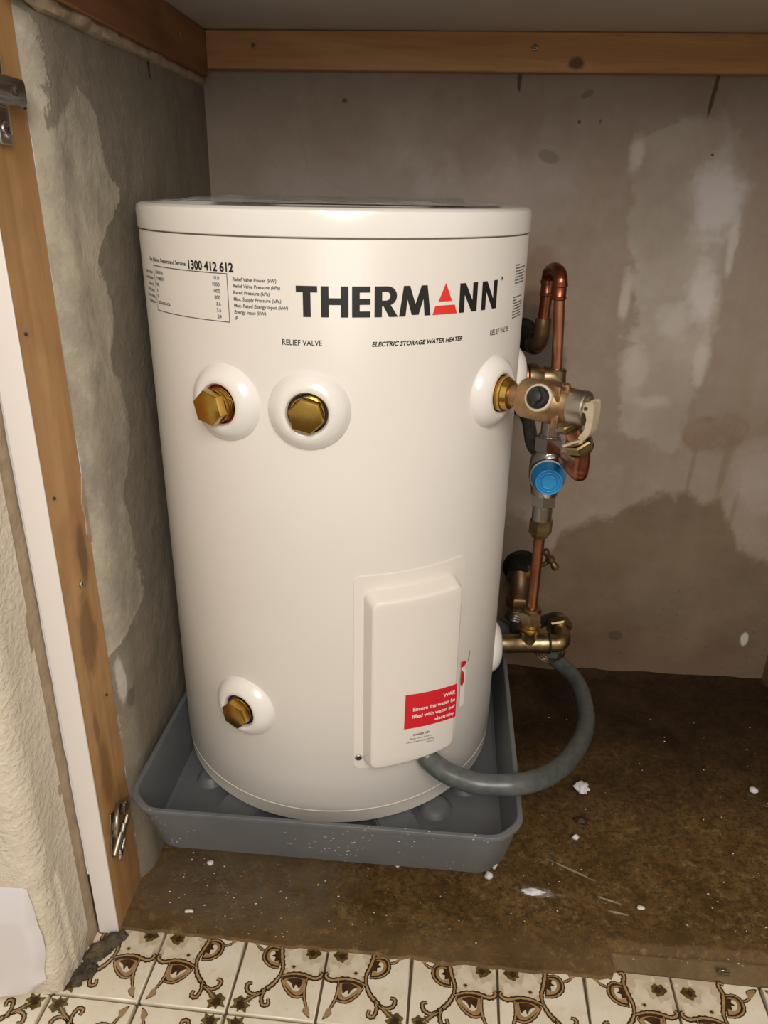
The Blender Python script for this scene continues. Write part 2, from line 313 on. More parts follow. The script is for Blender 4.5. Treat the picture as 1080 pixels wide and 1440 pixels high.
# ------------------------------------------------------------------ geometry helpers
class G:
    """collects shapes in world coordinates and links them as one mesh object"""
    def __init__(s): s.bm = bmesh.new(); s.mi = 0
    def _tag(s, faces):
        for f in faces: f.material_index = s.mi
    def poly(s, pts, mi=None):
        f = s.bm.faces.new([s.bm.verts.new(p) for p in pts]); f.material_index = s.mi if mi is None else mi
        return f
    def box(s, lo, hi, bevel=0., mat=None, seg=1):
        r = bmesh.ops.create_cube(s.bm, size=1)
        sc = [hi[i]-lo[i] for i in range(3)]; ce = [(hi[i]+lo[i])/2 for i in range(3)]
        for v in r['verts']: v.co = Vector((v.co.x*sc[0]+ce[0], v.co.y*sc[1]+ce[1], v.co.z*sc[2]+ce[2]))
        vs_ = r['verts']
        if bevel:
            es = list({e for v in vs_ for e in v.link_edges})
            q = bmesh.ops.bevel(s.bm, geom=es, offset=bevel, segments=seg, affect='EDGES', profile=.5)
            vs_ = list({v for f in q['faces'] for v in f.verts} | {v for v in vs_ if v.is_valid})
        if mat is not None:
            for v in vs_: v.co = mat @ v.co
        return vs_
    def lathe(s, prof, o, axis, seg=32, ref=None, caps=True, phase=0.):
        """prof: list of (distance along axis, radius)"""
        o = Vector(o); a = Vector(axis).normalized()
        u = Vector(ref) if ref else (Vector((0, 0, 1)) if abs(a.z) < .9 else Vector((1, 0, 0)))
        u = (u - a*u.dot(a)).normalized(); v = a.cross(u)
        rings = []
        for (d, r) in prof:
            if r < 1e-6: rings.append([s.bm.verts.new(o+a*d)])
            else: rings.append([s.bm.verts.new(o+a*d+u*(r*math.cos(phase+2*PI*k/seg))+v*(r*math.sin(phase+2*PI*k/seg))) for k in range(seg)])
        fs = []
        for A, B in zip(rings, rings[1:]):
            for k in range(seg):
                k2 = (k+1) % seg
                if len(A) == 1 and len(B) == 1: continue
                if len(A) == 1: fs.append(s.bm.faces.new((A[0], B[k2], B[k])))
                elif len(B) == 1: fs.append(s.bm.faces.new((A[k], A[k2], B[0])))
                else: fs.append(s.bm.faces.new((A[k], A[k2], B[k2], B[k])))
        if caps:
            if len(rings[0]) > 1: fs.append(s.bm.faces.new(rings[0][::-1]))
            if len(rings[-1]) > 1: fs.append(s.bm.faces.new(rings[-1]))
        s._tag(fs); return rings
    def cyl(s, p0, p1, r, seg=24, r1=None, bev=.0):
        p0, p1 = Vector(p0), Vector(p1); L = (p1-p0).length; r1 = r if r1 is None else r1
        b = bev
        pr = [(0, r-b), (b, r), (L-b, r1), (L, r1-b)] if b else [(0, r), (L, r1)]
        s.lathe(pr, p0, p1-p0, seg)
    def hexn(s, p0, p1, r, phase=0.):
        p0, p1 = Vector(p0), Vector(p1); L = (p1-p0).length; b = min(.12*r, L*.2)
        s.lathe([(0, r-b), (b, r), (L-b, r), (L, r-b)], p0, p1-p0, 6, phase=phase)
    def tube(s, pts, r, seg=16, smooth=0, radii=None):
        pts = [Vector(p) for p in pts]
        if smooth: pts = catmull(pts, smooth)
        n = len(pts); rad = radii if radii else [r]*n
        tang = [(pts[min(i+1, n-1)]-pts[max(i-1, 0)]).normalized() for i in range(n)]
        u = tang[0].orthogonal().normalized(); rings = []
        for i in range(n):
            u = (u - tang[i]*u.dot(tang[i])).normalized(); v = tang[i].cross(u)
            rings.append([s.bm.verts.new(pts[i]+(u*math.cos(2*PI*k/seg)+v*math.sin(2*PI*k/seg))*rad[i]) for k in range(seg)])
        fs = []
        for A, B in zip(rings, rings[1:]):
            for k in range(seg): fs.append(s.bm.faces.new((A[k], A[(k+1) % seg], B[(k+1) % seg], B[k])))
        fs.append(s.bm.faces.new(rings[0][::-1])); fs.append(s.bm.faces.new(rings[-1]))
        s._tag(fs)
    def torus(s, c, axis, R, r, seg=32, seg2=10, a0=0., a1=2*PI, ref=None):
        c = Vector(c); a = Vector(axis).normalized()
        u = Vector(ref) if ref else a.orthogonal(); u = (u-a*u.dot(a)).normalized(); v = a.cross(u)
        full = abs(a1-a0-2*PI) < 1e-6
        m = seg if full else seg+1; rings = []
        for i in range(m):
            t = a0+(a1-a0)*i/seg; e = u*math.cos(t)+v*math.sin(t)
            rings.append([s.bm.verts.new(c+e*(R+r*math.cos(2*PI*k/seg2))+a*(r*math.sin(2*PI*k/seg2))) for k in range(seg2)])
        fs = []
        for i in range(seg):
            A, B = rings[i], rings[(i+1) % m]
            for k in range(seg2): fs.append(s.bm.faces.new((A[k], A[(k+1) % seg2], B[(k+1) % seg2], B[k])))
        if not full: fs.append(s.bm.faces.new(rings[0][::-1])); fs.append(s.bm.faces.new(rings[-1]))
        s._tag(fs)
    def grid(s, f, nu, nv):
        V = [[s.bm.verts.new(f(i/nu, j/nv)) for j in range(nv+1)] for i in range(nu+1)]
        fs = [s.bm.faces.new((V[i][j], V[i+1][j], V[i+1][j+1], V[i][j+1])) for i in range(nu) for j in range(nv)]
        s._tag(fs); return V
    def build(s, name, mats, parent=None, smooth=True, angle=38, org=None, normals=True):
        bm = s.bm
        if normals: bmesh.ops.recalc_face_normals(bm, faces=bm.faces)
        o_ = Vector(org) if org is not None else (root_loc(parent) if parent else Vector((0, 0, 0)))
        for v in bm.verts: v.co -= o_
        for e in bm.edges:
            if len(e.link_faces) == 2: e.smooth = e.calc_face_angle(0) < math.radians(angle)
        for f in bm.faces: f.smooth = smooth
        me = bpy.data.meshes.new(name); bm.to_mesh(me); bm.free()
        for m in (mats if isinstance(mats, (list, tuple)) else [mats]): me.materials.append(m)
        o = bpy.data.objects.new(name, me); C.objects.link(o)
        if parent: o.parent = parent
        elif org is not None: o.location = o_
        return o

def root_loc(p):
    while p.parent: p = p.parent
    return Vector(p.location)
def catmull(P, k):
    out = []
    Q = [P[0]*2-P[1]] + P + [P[-1]*2-P[-2]]
    for i in range(1, len(Q)-2):
        a, b, c, d = Q[i-1:i+3]
        for j in range(k):
            t = j/k
            out.append(.5*((2*b)+(c-a)*t+(2*a-5*b+4*c-d)*t*t+(3*b-a-3*c+d)*t**3))
    out.append(P[-1]); return out
def tag(o, label, cat, group=None, kind=None):
    if label: o['label'] = label
    if cat: o['category'] = cat
    if group: o['group'] = group
    if kind: o['kind'] = kind
    return o
def thing(name, label, cat, loc=(0, 0, 0), group=None):
    o = bpy.data.objects.new(name, None); C.objects.link(o); o.location = loc; o.empty_display_size = .02
    return tag(o, label, cat, group)
def struct(o): o['kind'] = 'structure'; return o

# ------------------------------------------------------------------ the cupboard
CEIL, BACK, LEFT, RIGHT = 1.014, 1.198, -.326, .634
g = G()
def wall_pt(u, v):
    p = Vector((-.36+u*1.03, BACK, -.02+v*1.06)); p.y += .0022*mnoise.noise(p*9)-.001; return p
g.grid(wall_pt, 90, 90)
g.poly([(-.36, BACK+.08, -.02), (.67, BACK+.08, -.02), (.67, BACK+.08, 1.04), (-.36, BACK+.08, 1.04)])
wall_back = struct(g.build('wall_back', M['back_wall'], normals=False))
wall_back['label'] = 'stained brown rendered wall at the back of the cupboard with pale skim patches'

g = G()
def lw(u, v):
    y = .69+u*.53; z = v*1.03
    x = LEFT-.012*max(0, 1-(y-.69)/.03)**2
    p = Vector((x, y, z)); e = .775+.06*(mnoise.noise(p*7))
    p.x += .0016*mnoise.noise(p*14)+.0008*mnoise.noise(p*40)
    return p
g.grid(lw, 70, 110)
V = [(LEFT-.012, .69, 0), (LEFT-.06, .69, 0), (LEFT-.06, .69, 1.03), (LEFT-.012, .69, 1.03)]
g.poly(V)
wall_left = struct(g.build('wall_left', M['left_wall'], normals=False))
wall_left['label'] = 'left cupboard wall half covered in pale skim coat'

g = G(); g.box((RIGHT, .62, 0), (RIGHT+.05, BACK+.03, 1.03), .004)
wall_right = struct(g.build('wall_right', M['back_wall'])); wall_right['label'] = 'right end wall of the cupboard seen at the picture edge'

g = G(); g.box((-.75, .585, CEIL), (1.2, BACK+.05, CEIL+.032), .003)
ceiling = struct(g.build('ceiling', M['bench'])); ceiling['label'] = 'pale underside of the benchtop over the heater'

def screw(name, p, axis, r, mat, parent, ref=None):
    g = G(); g.lathe([(0, r), (.0008, r), (.0016, r*.75), (.0018, r*.4), (.0010, 0)], p, axis, 16)
    a = Vector(axis).normalized(); u = a.orthogonal().normalized(); v = a.cross(u); P = Vector(p)+a*.0019
    for d, e in ((u, v), (v, u)):
        q = [P+d*(r*.62)+e*(r*.12), P-d*(r*.62)+e*(r*.12), P-d*(r*.62)-e*(r*.12), P+d*(r*.62)-e*(r*.12)]
        g.poly(q, 1)
    o = g.build(name, [mat, M['dark_inside']], parent, normals=False); return o

g = G(); g.box((-.315, BACK-.02, .9665), (RIGHT, BACK-.001, CEIL-.0005), .0015)
tb = struct(g.build('trim_1', M['back_batten'])); tb['label'] = 'light pine batten along the top of the back wall'
for x, m in ((-.248, M['post_wood']), (.129, M['nickel'])): screw('screw', (x, BACK-.0205, .9945), (0, -1, 0), .0042, m, tb)
g = G(); g.box((LEFT-.02, .66, .957), (LEFT+.012, BACK-.02, CEIL-.0005), .0015)
tl = struct(g.build('trim_2', M['left_batten'])); tl['label'] = 'dark pine batten along the top of the left wall'
screw('screw', (LEFT+.0125, 1.06, .988), (1, 0, 0), .003, M['post_wood'], tl)
# lip of plaster squeezed out below the left batten
g = G()
def lip(u, v):
    y = .69+u*.5; a = -PI*.5+v*PI; k_ = .55*min(1, u/.04)*(1.25-.5*u)
    n = (.62+.6*abs(mnoise.noise(Vector((y*26, 3.1, v*2)))))*k_
    return Vector((LEFT-.001+.016*n*math.cos(a), y, .954+.0085*math.sin(a)*(.5+.9*n)))
g.grid(lip, 160, 8); o = g.build('plaster_lip', M['tan_raw'], wall_left)

# wooden side post with a white front edge
PX = -.338
g = G(); g.box((PX-.022, .6165, 0), (PX, .69, CEIL-.001), .0008)
post = struct(g.build('trim_3', M['post_wood'])); post['label'] = 'worn brown wooden cupboard side with hinges on it'
g = G(); g.box((PX-.0235, .6145, 0), (PX+.0006, .6165, CEIL-.001), .0005); o = g.build('edge_strip', M['white_strip'], post); o['label'] = 'white front edging strip'
screw('screw', (PX+.0002, .655, .447), (1, 0, 0), .004, M['chrome'], post)
for yy, zz in ((.628, .70), (.630, .55), (.672, .30)): screw('screw', (PX+.0002, yy, zz), (1, 0, 0), .0016, M['dark_inside'], post)
# splintered notch of paler wood in the back edge of the post
g = G()
prof = [(.0, .0), (.008, .012), (.006, .03), (.009, .046), (.004, .062), (0, .075)]
vv = [(.69-a, .478+b) for a, b in prof]
g.poly([(PX+.0012, y, z) for y, z in vv]); g.poly([(PX-.0001, y, z) for y, z in vv])
for a, b in zip(vv, vv[1:]): g.poly([(PX+.0012, *a), (PX+.0012, *b), (PX-.0001, *b), (PX-.0001, *a)])
g.build('splinter', M['tan_raw'], post)

# rough painted pier left of the cupboard
PR, PF = -.364, .53
g = G()
def pier(u, v):
    z = v*1.25
    path = [(-1.2, PF), (PR-.022, PF)] + [(PR-.022+.022*math.sin(a*PI/20), PF+.022-.022*math.cos(a*PI/20)) for a in range(1, 11)] + [(PR, .597)]
    lens = [0]
    for a, b in zip(path, path[1:]): lens.append(lens[-1]+math.dist(a, b))
    # parameter u weights the last 0.25 m heavily
    s = max(0., lens[-1]-.88*(1-u)**2)
    i = max(k for k in range(len(lens)-1) if lens[k] <= s+1e-9); t = (s-lens[i])/(lens[i+1]-lens[i])
    x = path[i][0]+(path[i+1][0]-path[i][0])*t; y = path[i][1]+(path[i+1][1]-path[i][1])*t
    p = Vector((x, y, z)); d = .0016*mnoise.noise(p*13)+.0007*mnoise.noise(p*60)
    if z < .17 and y < PF+.03: d -= .0035*min(1, (.17-z)/.015)
    if z < .03: d -= .004*(1-z/.03)
    return p+Vector((d*.6 if y > PF+.005 else 0, -d, 0))
g.grid(pier, 70, 190)
wall_front = struct(g.build('wall_front', M['pier'], normals=False)); wall_front['label'] = 'rough cream painted wall end left of the cupboard'
g = G()
def raw(u, v):
    p = Vector((PR-.0005+.0, .592+u*.025, v*1.2)); p.x += .0012*mnoise.noise(p*40); return p
g.grid(raw, 6, 120); g.build('raw_render', M['tan_raw'], wall_front)
# smooth white skirting with a broken right edge and a lifted corner
g = G()
def edge_x(z): return -.3825+.008*mnoise.noise(Vector((z*22, 1.7, 0)))+.010*max(0, 1-abs(z-.10)/.08)-(.018*max(0, 1-z/.028))
def skirt(u, v):
    z = .004+v*.168+.006*mnoise.noise(Vector((u*5, 0, 9)))*v
    x = -.9+(edge_x(z)+.9)*u**.4
    bulge = .010*math.sin(min(1, v*1.02)*PI*.5+.2)
    e = min(1, (1-v)/.06, (1-u)/.04)
    return Vector((x, PF+.003-(.004+bulge*.55)*min(1, (1-v)/.28, (1-u)/.05)**.7, z+(.012*max(0, u-.8)/.2*max(0, 1-v*6))))
g.grid(skirt, 60, 60); o = g.build('skirting', M['skirt_paint'], wall_front, normals=False); o['label'] = 'smooth white skirting with broken edge'

# crumbled dark mortar between the pier, the post and the tiles
g = G(); r5 = random.Random(9)
for k in range(46):
    f = r5.random(); x = -.362+.030*f*f+r5.gauss(0, .003); y = .556+.058*f+r5.gauss(0, .003); rr = .0028+.0055*r5.random()*(1 if f > .4 else .6)
    q = bmesh.ops.create_icosphere(g.bm, subdivisions=2, radius=1)
    for v in q['verts']:
        d = v.co*(1+.6*mnoise.noise(v.co*1.4+Vector((k*2.3, 0, 0)))); v.co = Vector((x+d.x*rr*1.2, y+d.y*rr*1.3, max(.0002, .001+d.z*rr*.8)))
mortar = g.build('mortar_rubble', M['mortar'], wall_front); mortar['kind'] = 'stuff'

# ------------------------------------------------------------------ floor and tiles
g = G()
def fl(u, v):
    v = v**1.25
    x = -.40+u*1.08; y0 = .6135-.0437*(x+.187)+.004*mnoise.noise(Vector((x*30, .3, 0)))+.003*mnoise.noise(Vector((x*80, .9, 0)))
    if .236 < x < .66: y0 = .606-.02*(x-.24)
    y = y0+(1.21-y0)*v**1.15
    p = Vector((x, y, .004+.0016*mnoise.noise(Vector((x*12, y*12, 0)))+.0007*mnoise.noise(Vector((x*50, y*50, 4)))))
    st = min(1, max(0, (x-.241)/.0025))*min(1, max(0, (.641-.02*(x-.24)+.0035*mnoise.noise(Vector((x*40, 7, 0)))-y)/.0022))
    p.z -= .0082*st
    if v == 0: p.z = -.004
    # plaster squeezed out at the foot of the walls
    p.z += .008*max(0, 1-(1.198-y)/.02)*(.6+.8*mnoise.noise(Vector((x*14, 2, 5))))
    return p
g.grid(fl, 260, 110)
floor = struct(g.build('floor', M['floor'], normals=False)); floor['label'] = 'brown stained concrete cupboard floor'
g = G(); g.grid(lambda u, v: Vector((-2+u*4, -1.6+v*2.3, -.0060)), 4, 4)
g.build('grout_bed', M['grout'], floor)
for k in range(2):
    g = G(); g.box((-.235+.15*k, .785, -.003), (-.115+.15*k, 1.08, .1085), .004); g.build('support_block', M['concrete_block'], floor)

TP = .0975; TA = -.0437; TO = Vector((-.2865, .535, 0)); TS = .0945
ux = Vector((math.cos(TA), math.sin(TA), 0)); uy = Vector((-math.sin(TA), math.cos(TA), 0))
g = G(); g.box((-TS/2, -TS/2, -.007), (TS/2, TS/2, 0), .0012)
tile0 = g.build('tile', M['tile'], None, org=(0, 0, 0)); tile_me = tile0.data; bpy.data.objects.remove(tile0)
# printed scroll pattern of one tile (unit square, flower in the corner 0,1)
def smooth2(P, k=8): return [(v.x, v.y) for v in catmull([Vector((a, b, 0)) for a, b in P], k)]
g = G()
H = .00012
def S(p): return Vector(((p[0]-.5)*TS*1.0, (p[1]-.5)*TS*1.0, 0))
def fill(P, lay, mi, k=6, closed=True):
    Q = smooth2(P+[P[0]], k)[:-1] if k else P
    n = len(Q); cx_ = sum(q[0] for q in Q)/n; cy_ = sum(q[1] for q in Q)/n
    vs_ = [g.bm.verts.new(S(q)+Vector((0, 0, lay*H))) for q in Q]; c_ = g.bm.verts.new(S((cx_, cy_))+Vector((0, 0, lay*H)))
    for i in range(n): g.bm.faces.new((c_, vs_[i], vs_[(i+1) % n])).material_index = mi
def ribbon(P, w0, w1, lay, mi, k=8):
    Q = [Vector((*q, 0)) for q in smooth2(P, k)]; n = len(Q); A = []
    for i, q in enumerate(Q):
        t = (Q[min(i+1, n-1)]-Q[max(i-1, 0)]).normalized(); nn = Vector((-t.y, t.x, 0)); f = i/(n-1)
        w = (w0+(w1-w0)*f)*(.55+.45*math.sin(PI*(.08+.9*f)))*(1+.15*math.sin(i*1.7))
        A.append((g.bm.verts.new(S(q+nn*w)+Vector((0, 0, lay*H))), g.bm.verts.new(S(q-nn*w)+Vector((0, 0, lay*H)))))
    for a, b in zip(A, A[1:]): g.bm.faces.new((a[0], a[1], b[1], b[0])).material_index = mi
def star(cx_, cy_, r0, r1, n, lay, mi, seed):
    rr = random.Random(seed); P = []; r0 = (r0+r1*.6)/1.6
    for i in range(2*n):
        a = PI*i/n; r = (r1 if i % 2 else r0)*(.75+.5*rr.random()); P.append((min(.99, max(.01, cx_+r*math.cos(a))), min(.99, max(.01, cy_+r*math.sin(a)))))
    fill(P, lay, mi, 3)
TAU, PAL, OCH, BRN, OLV = range(5)
fill([(.0, .995), (.0, .52), (.1, .50), (.25, .54), (.4, .53), (.5, .5), (.49, .62), (.52, .78), (.55, .9), (.53, .995)], 1, TAU, 0)
star(.23, .74, .20, .25, 13, 2, PAL, 3); star(.34, .66, .11, .15, 10, 2.1, PAL, 5); star(.16, .82, .115, .15, 10, 2.5, TAU, 6)
star(.17, .82, .06, .10, 7, 3, OLV, 4); star(.17, .82, .03, .05, 6, 3.4, BRN, 8)
fill([(.33, .62), (.36, .645), (.395, .62), (.36, .59)], 3, OCH); fill([(.34, .62), (.36, .635), (.38, .62), (.36, .605)], 3.5, BRN)
for w, lay, mi in ((.031, 3.0, BRN), (.0125, 4.0, OCH)):
    ribbon([(.035, .585), (.01, .56), (.03, .52), (.1, .50), (.24, .535), (.38, .525), (.5, .48)], w, w*1.1, lay, mi)
    ribbon([(.60, .97), (.545, .985), (.535, .93), (.555, .85), (.52, .70), (.49, .6), (.5, .48)], w, w*1.2, lay, mi)
    ribbon([(.5, .49), (.56, .38), (.66, .28), (.76, .20), (.84, .13)], w*1.3, w*.8, lay, mi)
    ribbon([(.66, .28), (.76, .235), (.84, .27), (.855, .345), (.80, .365)], w*.8, w*1.1, lay, mi)
    ribbon([(.62, .32), (.655, .22), (.625, .125), (.565, .135), (.575, .20)], w*.8, w*1.1, lay, mi)
    ribbon([(.17, .50), (.18, .36), (.155, .24), (.11, .14)], w*.7, w*.8, lay, mi)
    ribbon([(.17, .27), (.29, .26), (.40, .34), (.47, .45)], w*.7, w*.8, lay, mi)
    ribbon([(.53, .58), (.65, .60), (.74, .68), (.745, .79), (.68, .85), (.57, .84)], w*.7, w*.8, lay, mi)
    ribbon([(.745, .79), (.80, .80), (.86, .84)], w*.6, w*.7, lay, mi)
fill([(.165, .50), (.165, .30), (.27, .25), (.40, .33), (.48, .45), (.34, .51)], 2.4, BRN)
fill([(.19, .48), (.19, .32), (.27, .28), (.38, .35), (.45, .44), (.34, .49)], 3.2, OCH)
fill([(.23, .45), (.235, .35), (.29, .32), (.36, .38), (.40, .43), (.32, .46)], 3.5, PAL)
fill([(.22, .47), (.24, .36), (.29, .40), (.31, .35), (.345, .41), (.40, .45), (.31, .485)], 4.2, BRN)
fill([(.53, .58), (.65, .60), (.735, .69), (.735, .79), (.67, .845), (.56, .83)], 2.4, BRN)
fill([(.55, .61), (.64, .63), (.71, .70), (.71, .78), (.66, .82), (.58, .80)], 3.2, OCH)
fill([(.585, .66), (.64, .665), (.68, .72), (.67, .785), (.61, .775)], 3.5, PAL)
fill([(.555, .68), (.61, .665), (.60, .71), (.655, .73), (.62, .76), (.63, .80), (.56, .79)], 4.2, BRN)
for w, mi, lay in ((1., BRN, 3.8), (.7, OCH, 4.4)):
    fill([(.85+.0*w, .83+.02*(1-w)), (.90, .86), (.90+.07*w, .91+.045*w), (.90-.03*w, .92+.02*w), (.83+.02*(1-w), .90)], lay, mi)
    fill([(.125, .17), (.15-.02*(1-w), .10), (.10-.04*w, .09-.06*w), (.075+.01*(1-w), .10), (.085, .15)], lay, mi)
star(.87, .10, .06, .11, 7, 3.6, OLV, 11); star(.87, .10, .035, .06, 6, 4.3, BRN, 12); star(.79, .17, .02, .05, 5, 3.9, OLV, 13)
print_o = g.build('scroll_print', [M['tile_taupe'], M['tile_pale'], M['tile_ochre'], M['tile_brown'], M['tile_olive']], None, org=(0, 0, 0), normals=False)
print_me = print_o.data; bpy.data.objects.remove(print_o)
for row in range(3):
    for col in range(-5, 9):
        ctr = TO+ux*((col+.5)*TP)+uy*((.5-row)*TP)
        o = bpy.data.objects.new('tile', tile_me); C.objects.link(o); o.parent = floor
        o.location = ctr + Vector((0, 0, .0004*rnd.uniform(-1, 1)-.0004))
        sx = 1 if col % 2 == 0 else -1; sy = 1 if row % 2 == 0 else -1
        o.rotation_euler = (0, 0, TA)
        q = bpy.data.objects.new('scroll_print', print_me); C.objects.link(q); q.parent = o; q.scale = (sx, sy, 1)
        q.location = (0, 0, .0001)

# ------------------------------------------------------------------ the water heater
CX, CY, R = -.1038511, .8903201, .21
HB = .121
heater = thing('water_heater', 'large white cylindrical electric water heater standing in the grey tray', 'water heater', (CX, CY, HB))
def cp(u, z, h=0.): return Vector((CX+(R+h)*math.sin(u/R), CY-(R+h)*math.cos(u/R), z))
def cn(u): return Vector((math.sin(u/R), -math.cos(u/R), 0))
deg = lambda d: math.radians(d)*R
ax = (0, 0, 1); O = (CX, CY, 0)
g = G(); g.lathe([(.1428, R-.004), (.1432, R-.0006), (.1445, R), (.7755, R), (.7768, R-.0008), (.777, R-.004)], O, ax, 160)
g.build('jacket', M['enamel'], heater)
g = G(); g.lathe([(HB, R-.012), (HB, R-.004), (HB+.003, R-.0015), (.1395, R-.0012), (.1418, R-.0002), (.1424, R-.001), (.1426, R-.006)], O, ax, 160)
g.build('base_ring', M['ring_paint'], heater)
g = G(); g.lathe([(.1400, R-.005), (.1432, R-.0015), (.7769, R-.0035), (.7785, R-.0035)], O, ax, 96, caps=False)
g.build('seam', M['dark_seam'], heater)
g = G(); g.lathe([(.7782, R-.006), (.7783, R+.0002), (.779, R+.001), (.796, R+.001), (.7995, R+.0002), (.8018, R-.003), (.8024, R-.007), (.8020, R-.0125), (.7995, R-.0155), (.797, R-.018), (.7965, R-.025), (.7975, .1), (.7975, 0)], O, ax, 160)
g.build('lid', M['white_plastic'], heater)

def escutcheon(ph, z, inside, plug_out=None, axis_up=None):
    u = deg(ph); p = cp(u, z); n = cn(u)
    g = G()
    g.lathe([(-.007, .0392), (-.0045, .0395), (-.001, .0385), (.004, .0355), (.0085, .0305), (.0112, .0255), (.0118, .0225), (.0108, .0205), (.0092, .0198), (.0080, .0190), (-.003, .0186)], p, n, 64, caps=False)
    o = g.build('escutcheon', M['white_plastic'], heater)
    g = G(); g.lathe([(.0005, .0188), (.0006, 0)], p, n, 40, caps=False)
    g.lathe([(.0075, .0189), (.0005, .0187)], p, n, 40, caps=False)
    g.build('socket', inside, o)
    if plug_out:
        s = plug_out; g = G()
        g.lathe([(-.003, .0150), (s-.017, .0150)], p, n, 32, caps=False)
        for k in range(4):
            b = s-.021+k*.0022
            g.lathe([(b, .0148), (b+.0007, .0160), (b+.0015, .0160), (b+.0022, .0148)], p, n, 32, caps=False)
        g.lathe([(s-.0125, .0150), (s-.0125, .0164), (s-.0105, .0164), (s-.0100, .0155)], p, n, 32, caps=False)
        g.lathe([(s-.0100, .0163), (s-.0093, .0172), (s-.0015, .0172), (s-.0004, .0160), (s, .0145), (s, 0)], p, n, 6, phase=.25)
        q = g.build('plug', M['brass'], heater, angle=25)
    return o
escutcheon(-24.4, .627, M['red_inside'], .027)
escutcheon(-.8, .626, M['dark_inside'], .021)
escutcheon(-24.7, .273, M['blue_inside'], .021)
escutcheon(56.2, .627, M['dark_inside'])
escutcheon(95, .613, M['dark_inside'])
escutcheon(95, .237, M['dark_inside'])

# element cover: thin curved plate, raised box, sticker
def patch(g, u0, u1, z0, z1, h0, h1, rad, nu=24, nz=24, bow=0.):
    """rounded-corner patch on the tank with thickness"""
    def outline(n=6):
        P = []
        for (cx_, cz_, a0) in ((u1-rad, z1-rad, 0), (u0+rad, z1-rad, PI/2), (u0+rad, z0+rad, PI), (u1-rad, z0+rad, 3*PI/2)):
            for k in range(n+1): a = a0+PI/2*k/n; P.append((cx_+rad*math.cos(a), cz_+rad*math.sin(a)))
        return P
    P = outline(); Q = []
    for a, b in zip(P, P[1:]+P[:1]):
        n = max(1, int(math.dist(a, b)/.008))
        Q += [(a[0]+(b[0]-a[0])*k/n, a[1]+(b[1]-a[1])*k/n) for k in range(n)]
    return Q
def sheet(g, rings, mi=None):
    """rings: lists of Vector; consecutive bridged, last capped by concentric shrink given as last ring"""
    VV = [[g.bm.verts.new(p) for p in r] for r in rings]
    for A, B in zip(VV, VV[1:]):
        n = len(A)
        for k in range(n): g.bm.faces.new((A[k], A[(k+1) % n], B[(k+1) % n], B[k]))
    return VV
def curved_slab(name, u0, u1, z0, z1, levels, mat, rad, parent):
    """levels: (inset, height) from the base outward; closed with inner rings so the face follows the tank's curve"""
    g = G(); Q = patch(g, u0, u1, z0, z1, 0, 0, rad); cu, cz = (u0+u1)/2, (z0+z1)/2
    def inset(d, h):
        a = 1-d/((u1-u0)/2); b = 1-d/((z1-z0)/2)
        return [cp(cu+(q[0]-cu)*a, cz+(q[1]-cz)*b, h) for q in Q]
    rings = [inset(d, h) for d, h in levels]
    d, h = levels[-1]; m = min(u1-u0, z1-z0)/2
    rest = [(d+(m-d)*f, h) for f in (.2, .4, .6, .8, .97)]
    rings += [inset(d_, h_) for d_, h_ in rest]
    VV = sheet(g, rings); g.bm.faces.new(VV[-1])
    return g.build(name, mat, parent, angle=30)
plate = curved_slab('cover_plate', .0384, .1740, .2050, .4535, [(0, -.001), (0, .0008), (.0004, .0012)], M['cover_plastic'], .008, heater)
cover = curved_slab('element_cover', deg(13.4), deg(43.2), .2125, .4365,
    [(0, .001), (.0012, .006), (.0045, .0165), (.0056, .0188), (.0072, .0199), (.0088, .0202)], M['cover_plastic'], .009, heater)
def cscrew(u, z):
    screw('screw', cp(u, z, .0012), cn(u), .0042, M['chrome'], heater)
cscrew(.0441, .2218)

# prints on the tank: letters drawn flat and wrapped on the jacket
def text_polys(body, bold=0., shear=0., spacing=1.):
    cu = bpy.data.curves.new('lettering', 'FONT'); cu.body = body; cu.size = 1; cu.offset = bold; cu.shear = shear; cu.space_character = spacing
    cu.resolution_u = 3
    o = bpy.data.objects.new('lettering', cu); C.objects.link(o)
    bpy.context.view_layer.update()
    me = o.evaluated_get(bpy.context.evaluated_depsgraph_get()).to_mesh()
    v = [(p.co.x, p.co.y) for p in me.vertices]; f = [tuple(p.vertices) for p in me.polygons]
    o.to_mesh_clear(); bpy.data.objects.remove(o); bpy.data.curves.remove(cu)
    return v, f
def put_text(g, body, u0, u1, z, cap, bold=0., shear=0., align='L', width=None, h=.0004, slope=0., capratio=.73):
    """width along u given by u1-u0 (fit) or natural when u1 is None"""
    v, f = text_polys(body, bold, shear)
    if not v: return
    x0 = min(p[0] for p in v); x1 = max(p[0] for p in v)
    k = cap/capratio
    kx = k if u1 is None else (u1-u0)/(x1-x0)
    off = u0 if align == 'L' else u0-(x1-x0)*kx
    vs_ = [g.bm.verts.new(cp(off+(p[0]-x0)*kx, z+p[1]*k+slope*(p[0]-x0)*kx, h)) for p in v]
    for q in f:
        try: g.bm.faces.new([vs_[i] for i in q])
        except ValueError: pass
def put_poly(g, pts, h=.0004, step=.006):
    bm = bmesh.new(); f = bm.faces.new([bm.verts.new((p[0], p[1], 0)) for p in pts])
    bmesh.ops.triangulate(bm, faces=bm.faces[:])
    u0 = min(p[0] for p in pts); u1 = max(p[0] for p in pts); n = int((u1-u0)/step)
    for k in range(1, n+1):
        bmesh.ops.bisect_plane(bm, geom=bm.verts[:]+bm.edges[:]+bm.faces[:], plane_co=(u0+k*(u1-u0)/(n+1), 0, 0), plane_no=(1, 0, 0))
    mp = {v: g.bm.verts.new(cp(v.co.x, v.co.y, h)) for v in bm.verts}
    for f in bm.faces: g.bm.faces.new([mp[v] for v in f.verts])
    bm.free()
